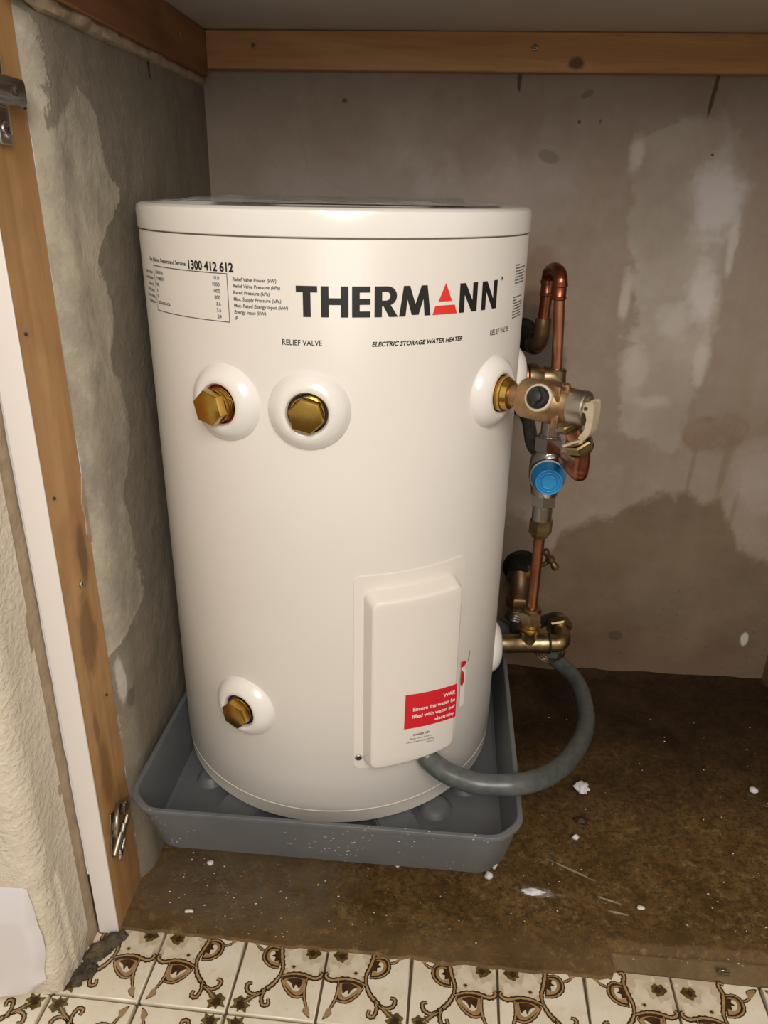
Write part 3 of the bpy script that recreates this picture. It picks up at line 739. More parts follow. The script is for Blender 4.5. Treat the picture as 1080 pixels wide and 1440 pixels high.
def rect(u0, z0, u1, z1): return [(u0, z0), (u1, z0), (u1, z1), (u0, z1)]
ZB, ZT = .7120, .7386; ZM = (ZB+ZT)/2
class Letters:
    def __init__(s): s.cur = {}
    def __call__(s, k):
        if k not in s.cur: s.cur[k] = G()
        return s.cur[k]
LT = Letters()
st = .0068                                                # stem width of the big letters
def lp(k, pts): put_poly(LT(k), pts)
lp(0, rect(-.0120, ZT-.0054, .0068, ZT)); lp(0, rect(-.0060, ZB, .0008, ZT-.0054))
lp(1, rect(.0099, ZB, .0099+st, ZT)); lp(1, rect(.0341-st, ZB, .0341, ZT)); lp(1, rect(.0099+st, ZM-.0026, .0341-st, ZM+.0032))
lp(2, rect(.0372, ZB, .0372+st, ZT))
for z in (ZB, ZM-.0024, ZT-.0052): lp(2, rect(.0372+st, z, .0535, z+.0052))
lp(3, rect(.0573, ZB, .0573+st, ZT))
arc = lambda cx_, cz_, rx, rz, a0, a1, n=10: [(cx_+rx*math.cos(a0+(a1-a0)*k/n), cz_+rz*math.sin(a0+(a1-a0)*k/n)) for k in range(n+1)]
bz = (ZT+ZB+.0098)/2; oz = (ZT-ZB-.0098)/2
lp(3, [(.0573+st, ZT)]+arc(.0690, bz, .0088, oz, PI/2, -PI/2)+[(.0573+st, ZB+.0098), (.0573+st, ZB+.0098+.0046)]+arc(.0680, bz, .0036, oz-.0046, -PI/2, PI/2)+[(.0573+st, ZT-.0046)])
lp(3, [(.0650, ZB+.0102), (.0722, ZB+.0102), (.0790, ZB), (.0708, ZB)])
m0, m1 = .0801, .1114; mc = (m0+m1)/2
lp(4, [(m0, ZB), (m0+.0062, ZB), (m0+.0090, ZT), (m0+.0040, ZT)]); lp(4, [(m1, ZB), (m1-.0062, ZB), (m1-.0090, ZT), (m1-.0040, ZT)])
lp(4, [(m0+.0040, ZT), (m0+.0100, ZT), (mc+.0034, ZB+.001), (mc-.0034, ZB+.001)]); lp(4, [(m1-.0040, ZT), (m1-.0100, ZT), (mc-.0034, ZB+.001), (mc+.0034, ZB+.001)])
for k, (a, b) in ((5, (.1436, .1668)), (6, (.1735, .1982))):
    lp(k, rect(a, ZB, a+.0064, ZT)); lp(k, rect(b-.0064, ZB, b, ZT)); lp(k, [(a, ZT), (a+.0070, ZT), (b, ZB), (b-.0070, ZB)])
for k in range(7): LT.cur[k].build('brand_letter', M['black_print'], heater, smooth=False, normals=False)
g = G()
put_poly(g, [(.1194, .7236), (.1346, .7236), (.1270, .7398)]); put_poly(g, [(.1136, .7120), (.1412, .7120), (.1381, .7200), (.1162, .7200)])
o = g.build('triangle_emblem', M['red_print'], heater, smooth=False, normals=False); o['label'] = 'split red triangle standing for the letter A'
for args in (('RELIEF VALVE', -.0259, .0104, .6868, .0052, .006), ('RELIEF VALVE', .1911, .2283, .6862, .0056, .006),
             ('ELECTRIC STORAGE WATER HEATER', .0553, .1499, .6862, .0042, .030, .22),
             ('1300 412 612', -.1234, -.0704, .7477, .0078, .034), ('For Advice, Repairs and Service:', -.1975, -.1262, .7498, .0038, .012),
             ('TM', .2030, .2085, .7375, .0038, .01)):
    g = G(); put_text(g, *args); g.build('caption_lettering', M['black_print'], heater, smooth=False, normals=False)
g = G()
bw = .0007; b0, b1, y0, y1 = -.1885, -.0772, .7032, .7462
for r_ in (rect(b0, y0, b1, y0+bw), rect(b0, y1-bw, b1, y1), rect(b0, y0, b0+bw, y1), rect(b1-bw, y0, b1, y1)): put_poly(g, r_)
rows = ['Relief Valve Power (kW)', 'Relief Valve Pressure (kPa)', 'Rated Pressure (kPa)', 'Max. Supply Pressure (kPa)', 'Max. Rated Energy Input (kW)', 'Energy Input (kW)', 'IP']
vals = ['10.0', '1000', '1000', '800', '3.6', '3.6', '24']
for i, (a, b) in enumerate(zip(rows, vals)):
    z = .7402-.00567*i
    put_text(g, a, -.0718, None, z, .0031, .016, .12); put_text(g, b, -.0862, None, z, .0033, .012, align='R')
for i, a in enumerate(['E7405036', 'TT088873', '002', 'B', 'B', 'BSS-A0034-QA']): put_text(g, a, -.1845, None, .7385-.00567*i, .0031, .012)
for i, a in enumerate(['Model Number', 'Serial Number', 'Volume (L)', 'Inlet Pressure', 'Element Rating', 'Certification']): put_text(g, a, -.1925, None, .7378-.0057*i, .0030, .016, .12, align='R')
g.build('rating_plate_print', M['grey_print'], heater, smooth=False, normals=False)
g = G()
rt_ = random.Random(5)
for z0, n in ((.7490, 7), (.7175, 8)):
    for i in range(n):
        u = .2380; end = .2380+rt_.uniform(.028, .037)*(.35 if i == n-7 else 1)
        while u < end:
            l = rt_.uniform(.0025, .006); put_poly(g, rect(u, z0-i*.0029, min(u+l, end), z0-i*.0029+.0011)); u += l+.0010
g.build('fine_print', M['grey_print'], heater, smooth=False, normals=False)

# warning sticker on the cover and its torn end on the jacket
SH = .0206; su0, su1 = deg(24.6), deg(41.0); slope = -.0075/(su1-su0)
def sp(u, z): return (u, z+slope*(u-su0))
g = G()
put_poly(g, [sp(su0-.0006, .3124), sp(su1+.002, .3124), sp(su1+.002, .2667), sp(su0-.0012, .2667)], SH, .004)
sticker = g.build('warning_sticker', M['sticker_red'], heater, smooth=True, normals=False); sticker['label'] = 'red warning sticker with white words'
g = G()
zt = .3124
def line(body, u0, u1, z): put_text(g, body, u0, u1, z+slope*(u0-su0), .0050, .022, h=SH+.0003, slope=slope)
line('WAR', su0+.0435, su0+.0598, zt-.0125)
line('Ensure the water he', su0+.0080, su0+.0598, zt-.0225)
line('filled with water bef', su0+.0070, su0+.0598, zt-.0320)
line('electricity', su0+.0340, su0+.0595, zt-.0412)
g.build('lettering', M['sticker_white'], sticker, smooth=False, normals=False)
g = G()
def small(body, u0, u1, z, cap, b=.0): put_text(g, body, u0, u1, z+slope*(u0-su0), cap, b, h=SH, slope=slope)
small('DANGER 240V', su0+.0095, su0+.0290, .2555, .0030, .02)
small('Please ensure power is', su0+.0060, su0+.0310, .2508, .0024)
small('disconnected before opening', su0+.0020, su0+.0340, .2466, .0024)
small('WATTS  B', su0+.0250, su0+.0345, .2424, .0022)
g.build('caution_print', M['grey_print'], heater, smooth=False, normals=False)
g = G()
tu = .1782
def tear(P, h, mi):
    put_poly(g, P, h, .003)
    for f in g.bm.faces:
        if f.material_index == 0 and not f.tag: f.material_index = mi
        f.tag = True
tear([(tu, .2470), (tu+.0085, .2470), (tu+.0090, .2960), (tu+.0045, .3045), (tu, .3050)], .0016, 1)
tear([(tu-.001, .3120), (tu+.0070, .3105), (tu+.0080, .3065), (tu+.004, .3035), (tu-.001, .3040)], .0020, 2)
tear([(tu-.001, .3020), (tu+.0040, .2955), (tu+.0058, .2830), (tu+.0020, .2760), (tu-.001, .2820)], .0024, 2)
tear([(tu+.0135, .3060), (tu+.0155, .3200), (tu+.0162, .3200), (tu+.0150, .3045)], .0010, 2)
o = g.build('torn_sticker_end', [M['white_plastic'], M['sticker_white'], M['sticker_red']], heater, smooth=False, normals=False); o['label'] = 'torn end of the red sticker'

# ------------------------------------------------------------------ clear bag with booklet on the lid
bag = thing('plastic_bag', 'clear crinkled plastic bag with dark booklet lying on top of the heater', 'bag', (CX+.02, CY, .8032))
g = G()
def film(u, v):
    a = u-.5; x = CX+.012+a*.345; lim = math.sqrt(max(0, (R-.012)**2-(x-CX)**2))
    y = CY-.004+(v-.5)*2*min(lim*1.0, .150)
    p = Vector((x, y, 0))
    edge = min(u, 1-u, v, 1-v)*2
    p.z = .8046+.0050*min(1, edge*4)*(.5+.8*abs(mnoise.noise(Vector((x*11, y*15, 2)))))+.0016*mnoise.noise(Vector((x*40, y*26, 5)))*min(1, edge*6+.25)
    return p
g.grid(film, 90, 60); g.build('film', M['film'], bag, normals=False)
g = G(); g.box((CX-.075, CY-.125, .8030), (CX+.135, CY+.10, .8046), .0004); g.build('booklet', M['manual'], bag)

# ------------------------------------------------------------------ drip tray
TRX, TRY, TRA = -.0895, .857, math.radians(-1.8)
tray = thing('drip_tray', 'grey plastic drip tray with cut corners under the heater', 'tray', (TRX, TRY, .107)); tray.rotation_euler = (0, 0, TRA)
def octo(hx, hy, c): return [(hx-c, -hy), (hx, -hy+c), (hx, hy-c), (hx-c, hy), (-hx+c, hy), (-hx, hy-c), (-hx, -hy+c), (-hx+c, -hy)]
def roundpoly(P, r, n=5):
    out = []; m = len(P)
    for i in range(m):
        a, b, c = Vector(P[i-1]), Vector(P[i]), Vector(P[(i+1) % m])
        d1 = (a-b).normalized(); d2 = (c-b).normalized()
        k = min(r, .45*min((a-b).length, (c-b).length))
        for j in range(n+1):
            t = j/n; p0 = b+d1*k; p1 = b+d2*k
            out.append(tuple((p0*(1-t)**2)+(b*2*t*(1-t))+(p1*t**2)))
    return out
HX, HY = .2215, .2365
def tr(hx, hy, c, z, rr=.012): return [Vector((p[0], p[1], z)) for p in roundpoly(octo(hx, hy, c), rr)]
g = G()
rim = .075
rings = [tr(HX-.0125, HY-.022, .025, 0), tr(HX-.0120, HY-.0215, .025, .001), tr(HX-.003, HY-.003, .024, rim-.006), tr(HX-.0005, HY-.0005, .024, rim-.005), tr(HX, HY, .024, rim-.003), tr(HX, HY, .024, rim-.0006), tr(HX-.0008, HY-.0008, .024, rim),
         tr(HX-.0045, HY-.0045, .024, rim), tr(HX-.0055, HY-.0055, .024, rim-.001), tr(HX-.0165, HY-.0255, .025, .007), tr(HX-.0205, HY-.0295, .026, .0042), tr(HX-.025, HY-.034, .027, .004)]
VV = sheet(g, rings); g.bm.faces.new(VV[0][::-1]); g.bm.faces.new(VV[-1])
me_t = g.build('basin', M['tray'], None, org=(0, 0, 0), angle=30); me_t.parent = tray
for i, a in enumerate((-118, -14, -64, 30, 76, 120, 166, 208)):
    g = G(); ca, sa = math.cos(math.radians(a)), math.sin(math.radians(a))
    r0, r1, wd, hh = .05, (.236 if i in (0, 2) else .190), .030, .0136
    Pb = [(r0, -wd), (r1, -wd*.9), (r1, wd*.9), (r0, wd)]; Pt = [(r0+.006, -wd+.004), (r1-.024, -wd*.9+.004), (r1-.024, wd*.9-.004), (r0+.006, wd-.004)]
    if i % 2: Pb = [(p[0]*.97, p[1]*.55) for p in Pb]; Pt = [(p[0]*.965, p[1]*.5) for p in Pt]
    T = lambda p, z: Vector((-.0145+p[0]*ca-p[1]*sa, .0333+p[0]*sa+p[1]*ca, z))
    VV = sheet(g, [[T(p, .004) for p in Pb], [T(p, hh) for p in Pt]]); g.bm.faces.new(VV[-1])
    es = [e for e in g.bm.edges]; bmesh.ops.bevel(g.bm, geom=es, offset=.0022, segments=2, affect='EDGES')
    o = g.build('support_rib', M['tray'], None, org=(0, 0, 0)); o.parent = tray
for (x, y, s) in ((-.165, -.105, .85), (.125, -.125, 1.0), (.162, -.085, .8), (.160, .03, .8), (-.17, .05, .7)):
    g = G(); g.lathe([(.004, .022*s), (.008, .019*s), (.0125, .014*s), (.0130, .009*s), (.0125, 0)], (x, y, 0), (0, 0, 1), 24)
    o = g.build('dimple', M['tray'], None, org=(0, 0, 0)); o.parent = tray

# ------------------------------------------------------------------ plumbing
# temperature and pressure relief valve on the right shoulder
u = deg(56.2); VZ = .627; n = cn(u); t = Vector((n.y*-1, n.x, 0)); t = Vector((math.cos(u/R), math.sin(u/R), 0)); S0 = cp(u, VZ); Zv = Vector((0, 0, 1))
A = lambda s, dt=0., dz=0.: S0+n*s+t*dt+Zv*dz
valve = thing('relief_valve', 'cast bronze relief valve with cream lever on the right side of the heater', 'valve', A(.03))
g = G()
g.lathe([(.0015, .0158), (.002, .0168)], S0, n, 32)
for k in range(3): g.lathe([(.0015+k*.0035, .0148), (.0025+k*.0035, .0170), (.0038+k*.0035, .0170), (.005+k*.0035, .0150)], S0, n, 32)
g.lathe([(.010, .0150), (.0105, .0178), (.0150, .0178), (.0155, .0160), (.021, .0145), (.0225, .0118)], S0, n, 32)
g.build('thread', M['gold_brass'], valve)
g = G()
g.lathe([(.020, .0112), (.031, .0112), (.0325, .0150), (.0335, .0185), (.036, .0198), (.050, .0200), (.054, .0208), (.068, .0212), (.074, .0202), (.078, .0180), (.0860, .0172), (.0875, .0150)], S0, n, 40)
# outlet bulge
od = (t*.42-Zv*.86+n*.30).normalized(); ob = A(.0715, .004, .0015)
g.lathe([(.006, .0165), (.021, .0140), (.024, .0125)], ob, od, 28)
for dz, dt in ((.0125, -.0145), (-.013, -.0135)):
    g.box((-.0035, -.002, -.008), (.0035, .0015, .008), .0012, Matrix.Translation(A(.077, dt*1.05, dz))@Matrix(((n.x, t.x, 0, 0), (n.y, t.y, 0, 0), (0, 0, 1, 0), (0, 0, 0, 1))).to_4x4(), 2)
g.lathe([(.0, .005), (.021, .0042), (.022, .003)], A(.081), (Zv*.8-t*.2), 12)
g.build('body', M['bronze'], valve)
g = G(); g.lathe([(.0855, .0140), (.0858, .0166), (.0870, .0170), (.1010, .0170), (.1022, .0160), (.1026, .0120), (.1012, .0100), (.1012, 0)], S0, n, 40); g.build('cap', M['steel_cap'], valve)
kd = (-t*.92+Zv*.34+n*.10).normalized(); kb = A(.0585)
g = G(); g.lathe([(.017, .0135), (.0230, .0138), (.0245, .0132), (.0248, .0112), (.0225, .0108)], kb, kd, 36); o = g.build('test_port', M['cream_metal'], valve)
g = G(); g.lathe([(.016, .0108), (.0275, .0104), (.0290, .0092), (.0290, .0062), (.0345, .0056), (.0352, .0045), (.0352, 0)], kb, kd, 24)
kp = kb+kd*.031; g.box((-.0022, -.009, -.003), (.0022, .009, .004), .001, Matrix.Translation(kp)@kd.to_track_quat('Z', 'Y').to_matrix().to_4x4())
g.build('port_plug', M['black_rubber'], valve)
# lever
LV = [(.1015, .6300), (.1065, .6340), (.1105, .6345), (.1112, .6250), (.1110, .6150), (.1092, .6050), (.1040, .5980), (.0960, .5935), (.0850, .5875)]
g = G()
Pn = [A(a, 0, b-VZ) for a, b in LV[2:]]; Pn = catmull(Pn, 5)
def strip(P, w0, w1, th):
    m = len(P); rings = []
    for i, p in enumerate(P):
        tg = (P[min(i+1, m-1)]-P[max(i-1, 0)]).normalized(); nn = tg.cross(t).normalized(); w = w0+(w1-w0)*i/(m-1)
        rings.append([p+t*w+nn*th, p-t*w+nn*th, p-t*w-nn*th, p+t*w-nn*th])
    VV = sheet(g, rings); g.bm.faces.new(VV[0][::-1]); g.bm.faces.new(VV[-1])
strip(Pn, .0085, .0070, .0011)
for sg in (-1, 1):                                          # cheeks that clasp the pivot
    prof = [(.1005, .6255), (.1000, .6300), (.1030, .6345), (.1105, .6365), (.1112, .6250), (.1112, .6140), (.1085, .6040), (.1020, .5975), (.1000, .5995), (.1050, .6080), (.1062, .6180), (.1045, .6240)]
    fr = [A(a, sg*.0085, b-VZ) for a, b in prof]; bk = [A(a, sg*.0068, b-VZ) for a, b in prof]
    VV = sheet(g, [fr, bk]); g.bm.faces.new(VV[0][::-1]); g.bm.faces.new(VV[1])
g.build('lever', M['cream_metal'], valve)
g = G(); g.cyl(A(.1045, -.0092, .6292-VZ), A(.1045, .0092, .6292-VZ), .0018, 14); g.build('pivot_pin', M['dark_inside'], valve)
# drain: brass nuts and copper elbow from the valve's outlet
drain = thing('drain_pipe', 'short dark copper drain pipe with two brass nuts below the relief valve', 'pipe', ob+od*.025)
g = G(); g.hexn(ob+od*.0225, ob+od*.030, .0155, .3); g.lathe([(.030, .0132), (.0325, .0128), (.033, .0095)], ob, od, 28); g.build('nut', M['old_brass'], drain, angle=25)
g = G(); e0 = ob+od*.030; e1 = ob+od*.048
g.cyl(e0, e1, .0088, 24); g.build('tailpiece', M['copper'], drain)
g = G(); g.torus(ob+od*.0475, od, .0095, .0028, 28, 8); g.hexn(ob+od*.050, ob+od*.0600, .0150, .1); g.lathe([(.0600, .0135), (.0625, .0125), (.0635, .0085)], ob, od, 28); g.build('nut', M['old_brass'], drain, angle=25)
e2 = ob+od*.058
g = G(); g.tube([e2, e2+od*.006, Vector((e2.x+od.x*.008, e2.y+od.y*.008, e2.z-.012)), Vector((e2.x+od.x*.008, e2.y+od.y*.008, e2.z-.024)), Vector((e2.x+od.x*.008-.001, e2.y+.004, e2.z-.0305)), Vector((.1590, .775, .5475)), Vector((.1655, .83, .533)), Vector((.1800, .940, .5020)), Vector((.1835, 1.00, .470)), Vector((.190, 1.07, .432)), Vector((.206, BACK+.01, .355))], .0078, 18, 5); g.build('copper_elbow', M['copper_dark'], drain)

# hot outlet: brass elbow, copper riser and return to the wall
n2 = cn(deg(95)); B = lambda s, z: cp(deg(95), z)+n2*s
VS = .0515
VX = B(VS, 0)
hot = thing('copper_riser', 'tall bare copper pipe looping over from the brass outlet at the heater', 'pipe', B(.02, .613))
g = G(); z0 = .613
g.lathe([(-.002, .0110), (.014, .0110)], B(0, z0), n2, 28)
g.lathe([(.0095, .0140), (.0115, .0140)], B(0, z0), n2, 28)
g.build('nipple', M['gold_brass'], hot)
g = G(); g.lathe([(.0128, .0180), (.0150, .0180)], B(0, z0), n2, 32); g.build('washer', M['copper_dark'], hot)
g = G(); g.lathe([(.0155, .0125), (.018, .0158), (.027, .0158), (.030, .0142), (.034, .0135), (.036, .0120), (.038, .0120)], B(0, z0), n2, 32)
g.tube([B(.034, z0), B(.043, z0), B(.0485, z0-.0015), B(VS, z0-.006), B(VS, z0-.020), B(VS, z0-.036)], .0128, 24, 4)
g.lathe([(-.006, .0120), (.008, .0120), (.0095, .0108), (.010, .0085)], B(VS, z0+.001), (0, 0, 1), 28)
g.build('brass_elbow', M['old_brass'], hot)
TL = Vector((-.0062, 0, 0))                                 # the riser leans a little
zt_ = .732
top = B(VS, zt_)+TL; base = B(VS, z0+.006)
g = G(); g.tube([base, base.lerp(top, .5), top-Vector((0, 0, .014))], .0066, 24)
g.build('riser', M['copper'], hot)
bkp = Vector((.1435, .968, 0))
g = G()
q0 = top-Vector((0, 0, .0125)); q3 = Vector((bkp.x+.0012, bkp.y, zt_-.0150))
g.tube([q0, q0+Vector((0, 0, .005)), top+Vector((-.0003, .008, -.001)), top.lerp(Vector((q3.x, q3.y, zt_)), .5)+Vector((0, 0, .0022)), Vector((q3.x, q3.y-.008, zt_-.002)), q3+Vector((0, 0, .006)), q3], .0082, 22, 6)
for p in (q0, q3): g.lathe([(-.0165, .0074), (-.0155, .0088), (-.0128, .0090), (-.0115, .0081), (-.002, .0081), (-.001, .0092), (.002, .0092), (.003, .0083)], p, (0, 0, 1), 24)
g.build('return_bend', M['copper_dark'], hot)
g = G(); g.tube([q3-Vector((0, 0, .012)), Vector((bkp.x, bkp.y, .668))], .0074, 20); g.build('return_pipe', M['copper_dark'], hot)
g = G(); g.lathe([(.010, .0092), (.008, .0102), (-.002, .0100)], (bkp.x, bkp.y, .664), (0, 0, 1), 24)
g.tube([(bkp.x, bkp.y, .668), (bkp.x, bkp.y, .655), (bkp.x-.001, bkp.y+.003, .645), (bkp.x-.003, bkp.y+.011, .6395), (bkp.x-.005, bkp.y+.022, .638)], .0098, 22, 5)
g.build('lower_elbow', M['copper_old'], hot)
g = G(); g.tube([(bkp.x-.005, bkp.y+.020, .638), (bkp.x-.006, bkp.y+.06, .634), (.142, 1.10, .625), (.146, BACK+.02, .615)], .0130, 18, 4)
g.lathe([(0, .026), (-.006, .022), (-.010, .014)], (.146, BACK, .615), (0, 1, 0), 20)
g.build('black_lagging', M['black_tar'], hot)

# tempering valve with blue cap
PX2 = B(VS, 0)+Vector((.0006, 0, 0))
def vl(prof, mat, name, parent, seg=32, hexa=False, ang=38, ph=0.):
    g = G(); g.lathe([(z, r) for z, r in prof], (PX2.x, PX2.y, 0), (0, 0, 1), 6 if hexa else seg, phase=ph); return g.build(name, mat, parent, angle=25 if hexa else ang)
temper = thing('tempering_valve', 'chrome tempering valve with a bright blue round cap', 'valve', (PX2.x, PX2.y, .48))
vl([(.577, .0085), (.560, .0085)], M['old_brass'], 'stem', temper)
vl([(.5640, .0105), (.5630, .0122), (.5420, .0122), (.5410, .0140), (.5385, .0140)], M['chrome'], 'union', temper)
vl([(.5400, .0165), (.5385, .0185), (.5215, .0185), (.5200, .0165)], M['chrome'], 'hex_nut', temper, hexa=True, ph=.2)
vl([(.5215, .0140), (.5180, .0170), (.512, .0205), (.500, .0222), (.484, .0215), (.472, .0180), (.462, .0165)], M['chrome'], 'body', temper, 40)
cd_ = Vector((-.07, -1, .0)).normalized(); cb = Vector((PX2.x, PX2.y, .4935))
g = G(); g.lathe([(.006, .0215), (.020, .0228), (.0225, .0222), (.0228, .020)], cb, cd_, 48); g.build('collar', M['chrome'], temper)
g = G(); g.lathe([(.018, .0206), (.0255, .0203), (.0290, .0190), (.0400, .0170), (.0425, .0162), (.0430, .0152), (.0420, .0146), (.0418, 0)], cb, cd_, 48)
cap = g.build('blue_cap', M['blue_cap'], temper); cap['label'] = 'bright blue plastic cap'
g = G(); c2 = cb+cd_*.0426
g.torus(c2-cd_*.0005, cd_, .0150, .0012, 48, 8); g.torus(c2-cd_*.0010, cd_, .0118, .0009, 48, 8)
e_ = cd_.orthogonal().normalized(); f_ = cd_.cross(e_); hx = [c2-cd_*.0011+(e_*math.cos(k*PI/3)+f_*math.sin(k*PI/3))*.0088 for k in range(6)]; g.poly([p+cd_*.0006 for p in hx])
for a, b in zip(hx, hx[1:]+hx[:1]): g.tube([a, b], .0008, 8)
g.build('cap_ridges', M['blue_ring'], cap)
vl([(.4680, .0150), (.4660, .0172), (.4480, .0172), (.4465, .0150)], M['chrome'], 'hex_nut', temper, hexa=True, ph=.35)
vl([(.4470, .0128), (.4250, .0128), (.4240, .0115)], M['chrome'], 'union', temper)
vl([(.4280, .0125), (.4265, .0152), (.4080, .0152), (.4060, .0120), (.4020, .0105)], M['old_brass'], 'hex_nut', temper, hexa=True, ph=.1)
# dark pipe from the back of the valve
g = G(); g.tube([(PX2.x-.010, PX2.y+.010, .515), (PX2.x-.018, PX2.y+.022, .522), (PX2.x-.020, PX2.y+.06, .540), (.138, 1.05, .535), (.150, 1.12, .52), (.156, BACK+.01, .505)], .0085, 16, 5); g.build('outlet_hose', M['hose_grey'], temper)
g = G(); g.lathe([(0, .020), (-.008, .016), (-.018, .012)], (.156, BACK, .505), (0, 1, 0), 16); g.build('wall_seal', M['black_tar'], temper)

# lower copper link and brass tee at the cold inlet
link = thing('copper_link', 'short straight copper pipe between the tempering valve and the brass tee', 'pipe', (PX2.x, PX2.y, .35))
g = G(); g.tube([(PX2.x, PX2.y, .409), (PX2.x-.0004, PX2.y, .285)], .0072, 24); g.build('pipe', M['copper'], link)
TZ = .2385
tee = thing('brass_tee', 'tarnished brass tee with elbow at the lower right of the heater', 'fitting', B(.05, TZ))
g = G(); g.lathe([(-.002, .0100), (.012, .0100)], B(0, TZ), n2, 24); g.build('nipple', M['gold_brass'], tee)
g = G(); g.lathe([(.0095, .0118), (.0105, .0135), (.030, .0135), (.032, .0128), (.064, .0128), (.066, .0138), (.078, .0138), (.0795, .0125)], B(0, TZ), n2, 32)
g.lathe([(.004, .0125), (.018, .0128), (.0225, .0150)], (PX2.x-.001, PX2.y, TZ), (0, 0, 1), 28)
g.build('body', M['old_brass'], tee)
vl([(.2970, .0090), (.2960, .0118), (.2925, .0125), (.2900, .0110)], M['old_brass'], 'collar', tee)
vl([(.2910, .0128), (.2895, .0150), (.2725, .0150), (.2710, .0130)], M['old_brass'], 'hex_nut', tee, hexa=True, ph=.3)
vl([(.2720, .0125), (.2700, .0148), (.2680, .0130), (.2660, .0128), (.2640, .0150), (.2610, .0140), (.2600, .0128)], M['brass'], 'ferrule', tee)
g = G(); g.lathe([(.0790, .0120), (.0800, .0146), (.0812, .0146), (.0822, .0120)], B(0, TZ), n2, 32); g.build('gasket', M['black_rubber'], tee)
ec = B(.0975, TZ)
g = G(); g.tube([B(.081, TZ), B(.090, TZ), B(.0955, TZ)+Vector((0, .001, .001)), ec+Vector((.002, .006, .003)), ec+Vector((.002, .018, .007)), ec+Vector((.002, .026, .009))], .0125, 24, 5)
g.build('elbow', M['old_brass'], tee)
g = G(); ed = Vector((0, .95, .3)).normalized(); g.hexn(ec+Vector((.001, .020, .009)), ec+Vector((.001, .020, .009))+ed*.012, .0185, .2); g.lathe([(.012, .0155), (.016, .0150), (.017, .011)], ec+Vector((.001, .020, .009)), ed, 28)
g.build('swivel_nut', M['old_brass'], tee, angle=25)

# stop tap on the wall behind the tee
tap = thing('stop_tap', 'old brown stop tap with small tee handle on the back wall', 'tap', (.17, 1.12, .2))
g = G(); g.tube([(.180, BACK+.01, .215), (.172, 1.165, .228), (.168, 1.13, .238), (.166, 1.115, .235)], .021, 22, 5)
g.lathe([(0, .034), (-.008, .028), (-.014, .02)], (.180, BACK, .215), (0, 1, 0), 20)
g.build('lagging', M['black_tar'], tap)
g = G(); g.tube([(.168, 1.125, .243), (.168, 1.112, .225), (.167, 1.108, .205), (.166, 1.104, .185)], .0165, 22, 4); g.lathe([(-.022, .0170), (-.016, .0200), (-.004, .0200), (0, .017)], (.1665, 1.105, .208), (0, 0, 1), 6)
g.build('body', M['copper_old'], tap)
g = G(); sd = (Vector((.2118, 1.115, .2682))-Vector((.172, 1.12, .235))); g.lathe([(.004, .0135), (.018, .0120), (.020, .0075), (.028, .0070), (.030, .0036), (sd.length, .0034)], (.172, 1.12, .235), sd, 20); g.build('spindle', M['copper_old'], tap)
g = G(); pa, pb = Vector((.2015, 1.117, .2875)), Vector((.2245, 1.113, .2545)); dd = (pb-pa)
g.lathe([(0, .003), (.002, .0058), (.006, .0066), (.010, .0050), (.014, .0036), (dd.length/2-.006, .0045), (dd.length/2-.003, .0075), (dd.length/2+.003, .0075), (dd.length/2+.006, .0045), (dd.length-.014, .0036), (dd.length-.010, .0050), (dd.length-.006, .0066), (dd.length-.002, .0058), (dd.length, .003)], pa, dd, 20)
g.build('tee_handle', M['copper_old'], tap)
g = G()
for k in range(4): g.torus((.1655-.001*k, 1.102, .184-.0045*k), (.05, -.1, 1), .0145, .0030, 28, 8)
g.lathe([(0, .0125), (-.02, .0125)], (.165, 1.102, .186), (0, 0, 1), 24)
g.build('coupling_ring', M['nickel'], tap)
g = G(); g.tube([(.165, 1.102, .17), (.163, 1.09, .155), (.165, 1.06, .16), (.175, 1.02, .20), (ec.x, ec.y+.045, ec.z+.015), (ec.x+.001, ec.y+.026, ec.z+.010)], .0085, 16, 6); g.build('supply_hose', M['hose_grey'], tap)

# grey conduit looping over the tray rim
cond = [(.0175, .7085, .2085), (.0223, .704, .2045), (.0364, .693, .2016), (.0552, .686, .1977), (.0834, .68, .1958), (.1283, .685, .1958), (.1743, .735, .1723), (.2184, .815, .1448), (.2480, .9, .1235), (.2560, .98, .1145), (.2500, 1.03, .1103), (.2330, 1.06, .1133), (.198, 1.09, .1264), (.1533, 1.12, .1335), (.10, 1.145, .14), (.02, 1.16, .14)]
conduit = thing('cable_conduit', 'thick grey cable conduit curving from the heater cover round to the wall', 'conduit', (.1283, .685, .183))
g = G(); g.tube(cond, .0125, 22, 8); g.build('conduit_tube', M['conduit'], conduit)
# loose loops of steel wire hanging behind the elbow
wire = thing('wire_loop', 'loose loops of thin steel wire hanging below the brass elbow', 'wire', (.199, .985, .18))
g = G()
for k in range(3): g.torus((.200+.0035*k, .985+.003*k, .1770+.0012*k), (.30, .9, .10+.05*k), .0165+.0012*k, .0015, 40, 8)
g.build('coil', M['nickel'], wire)

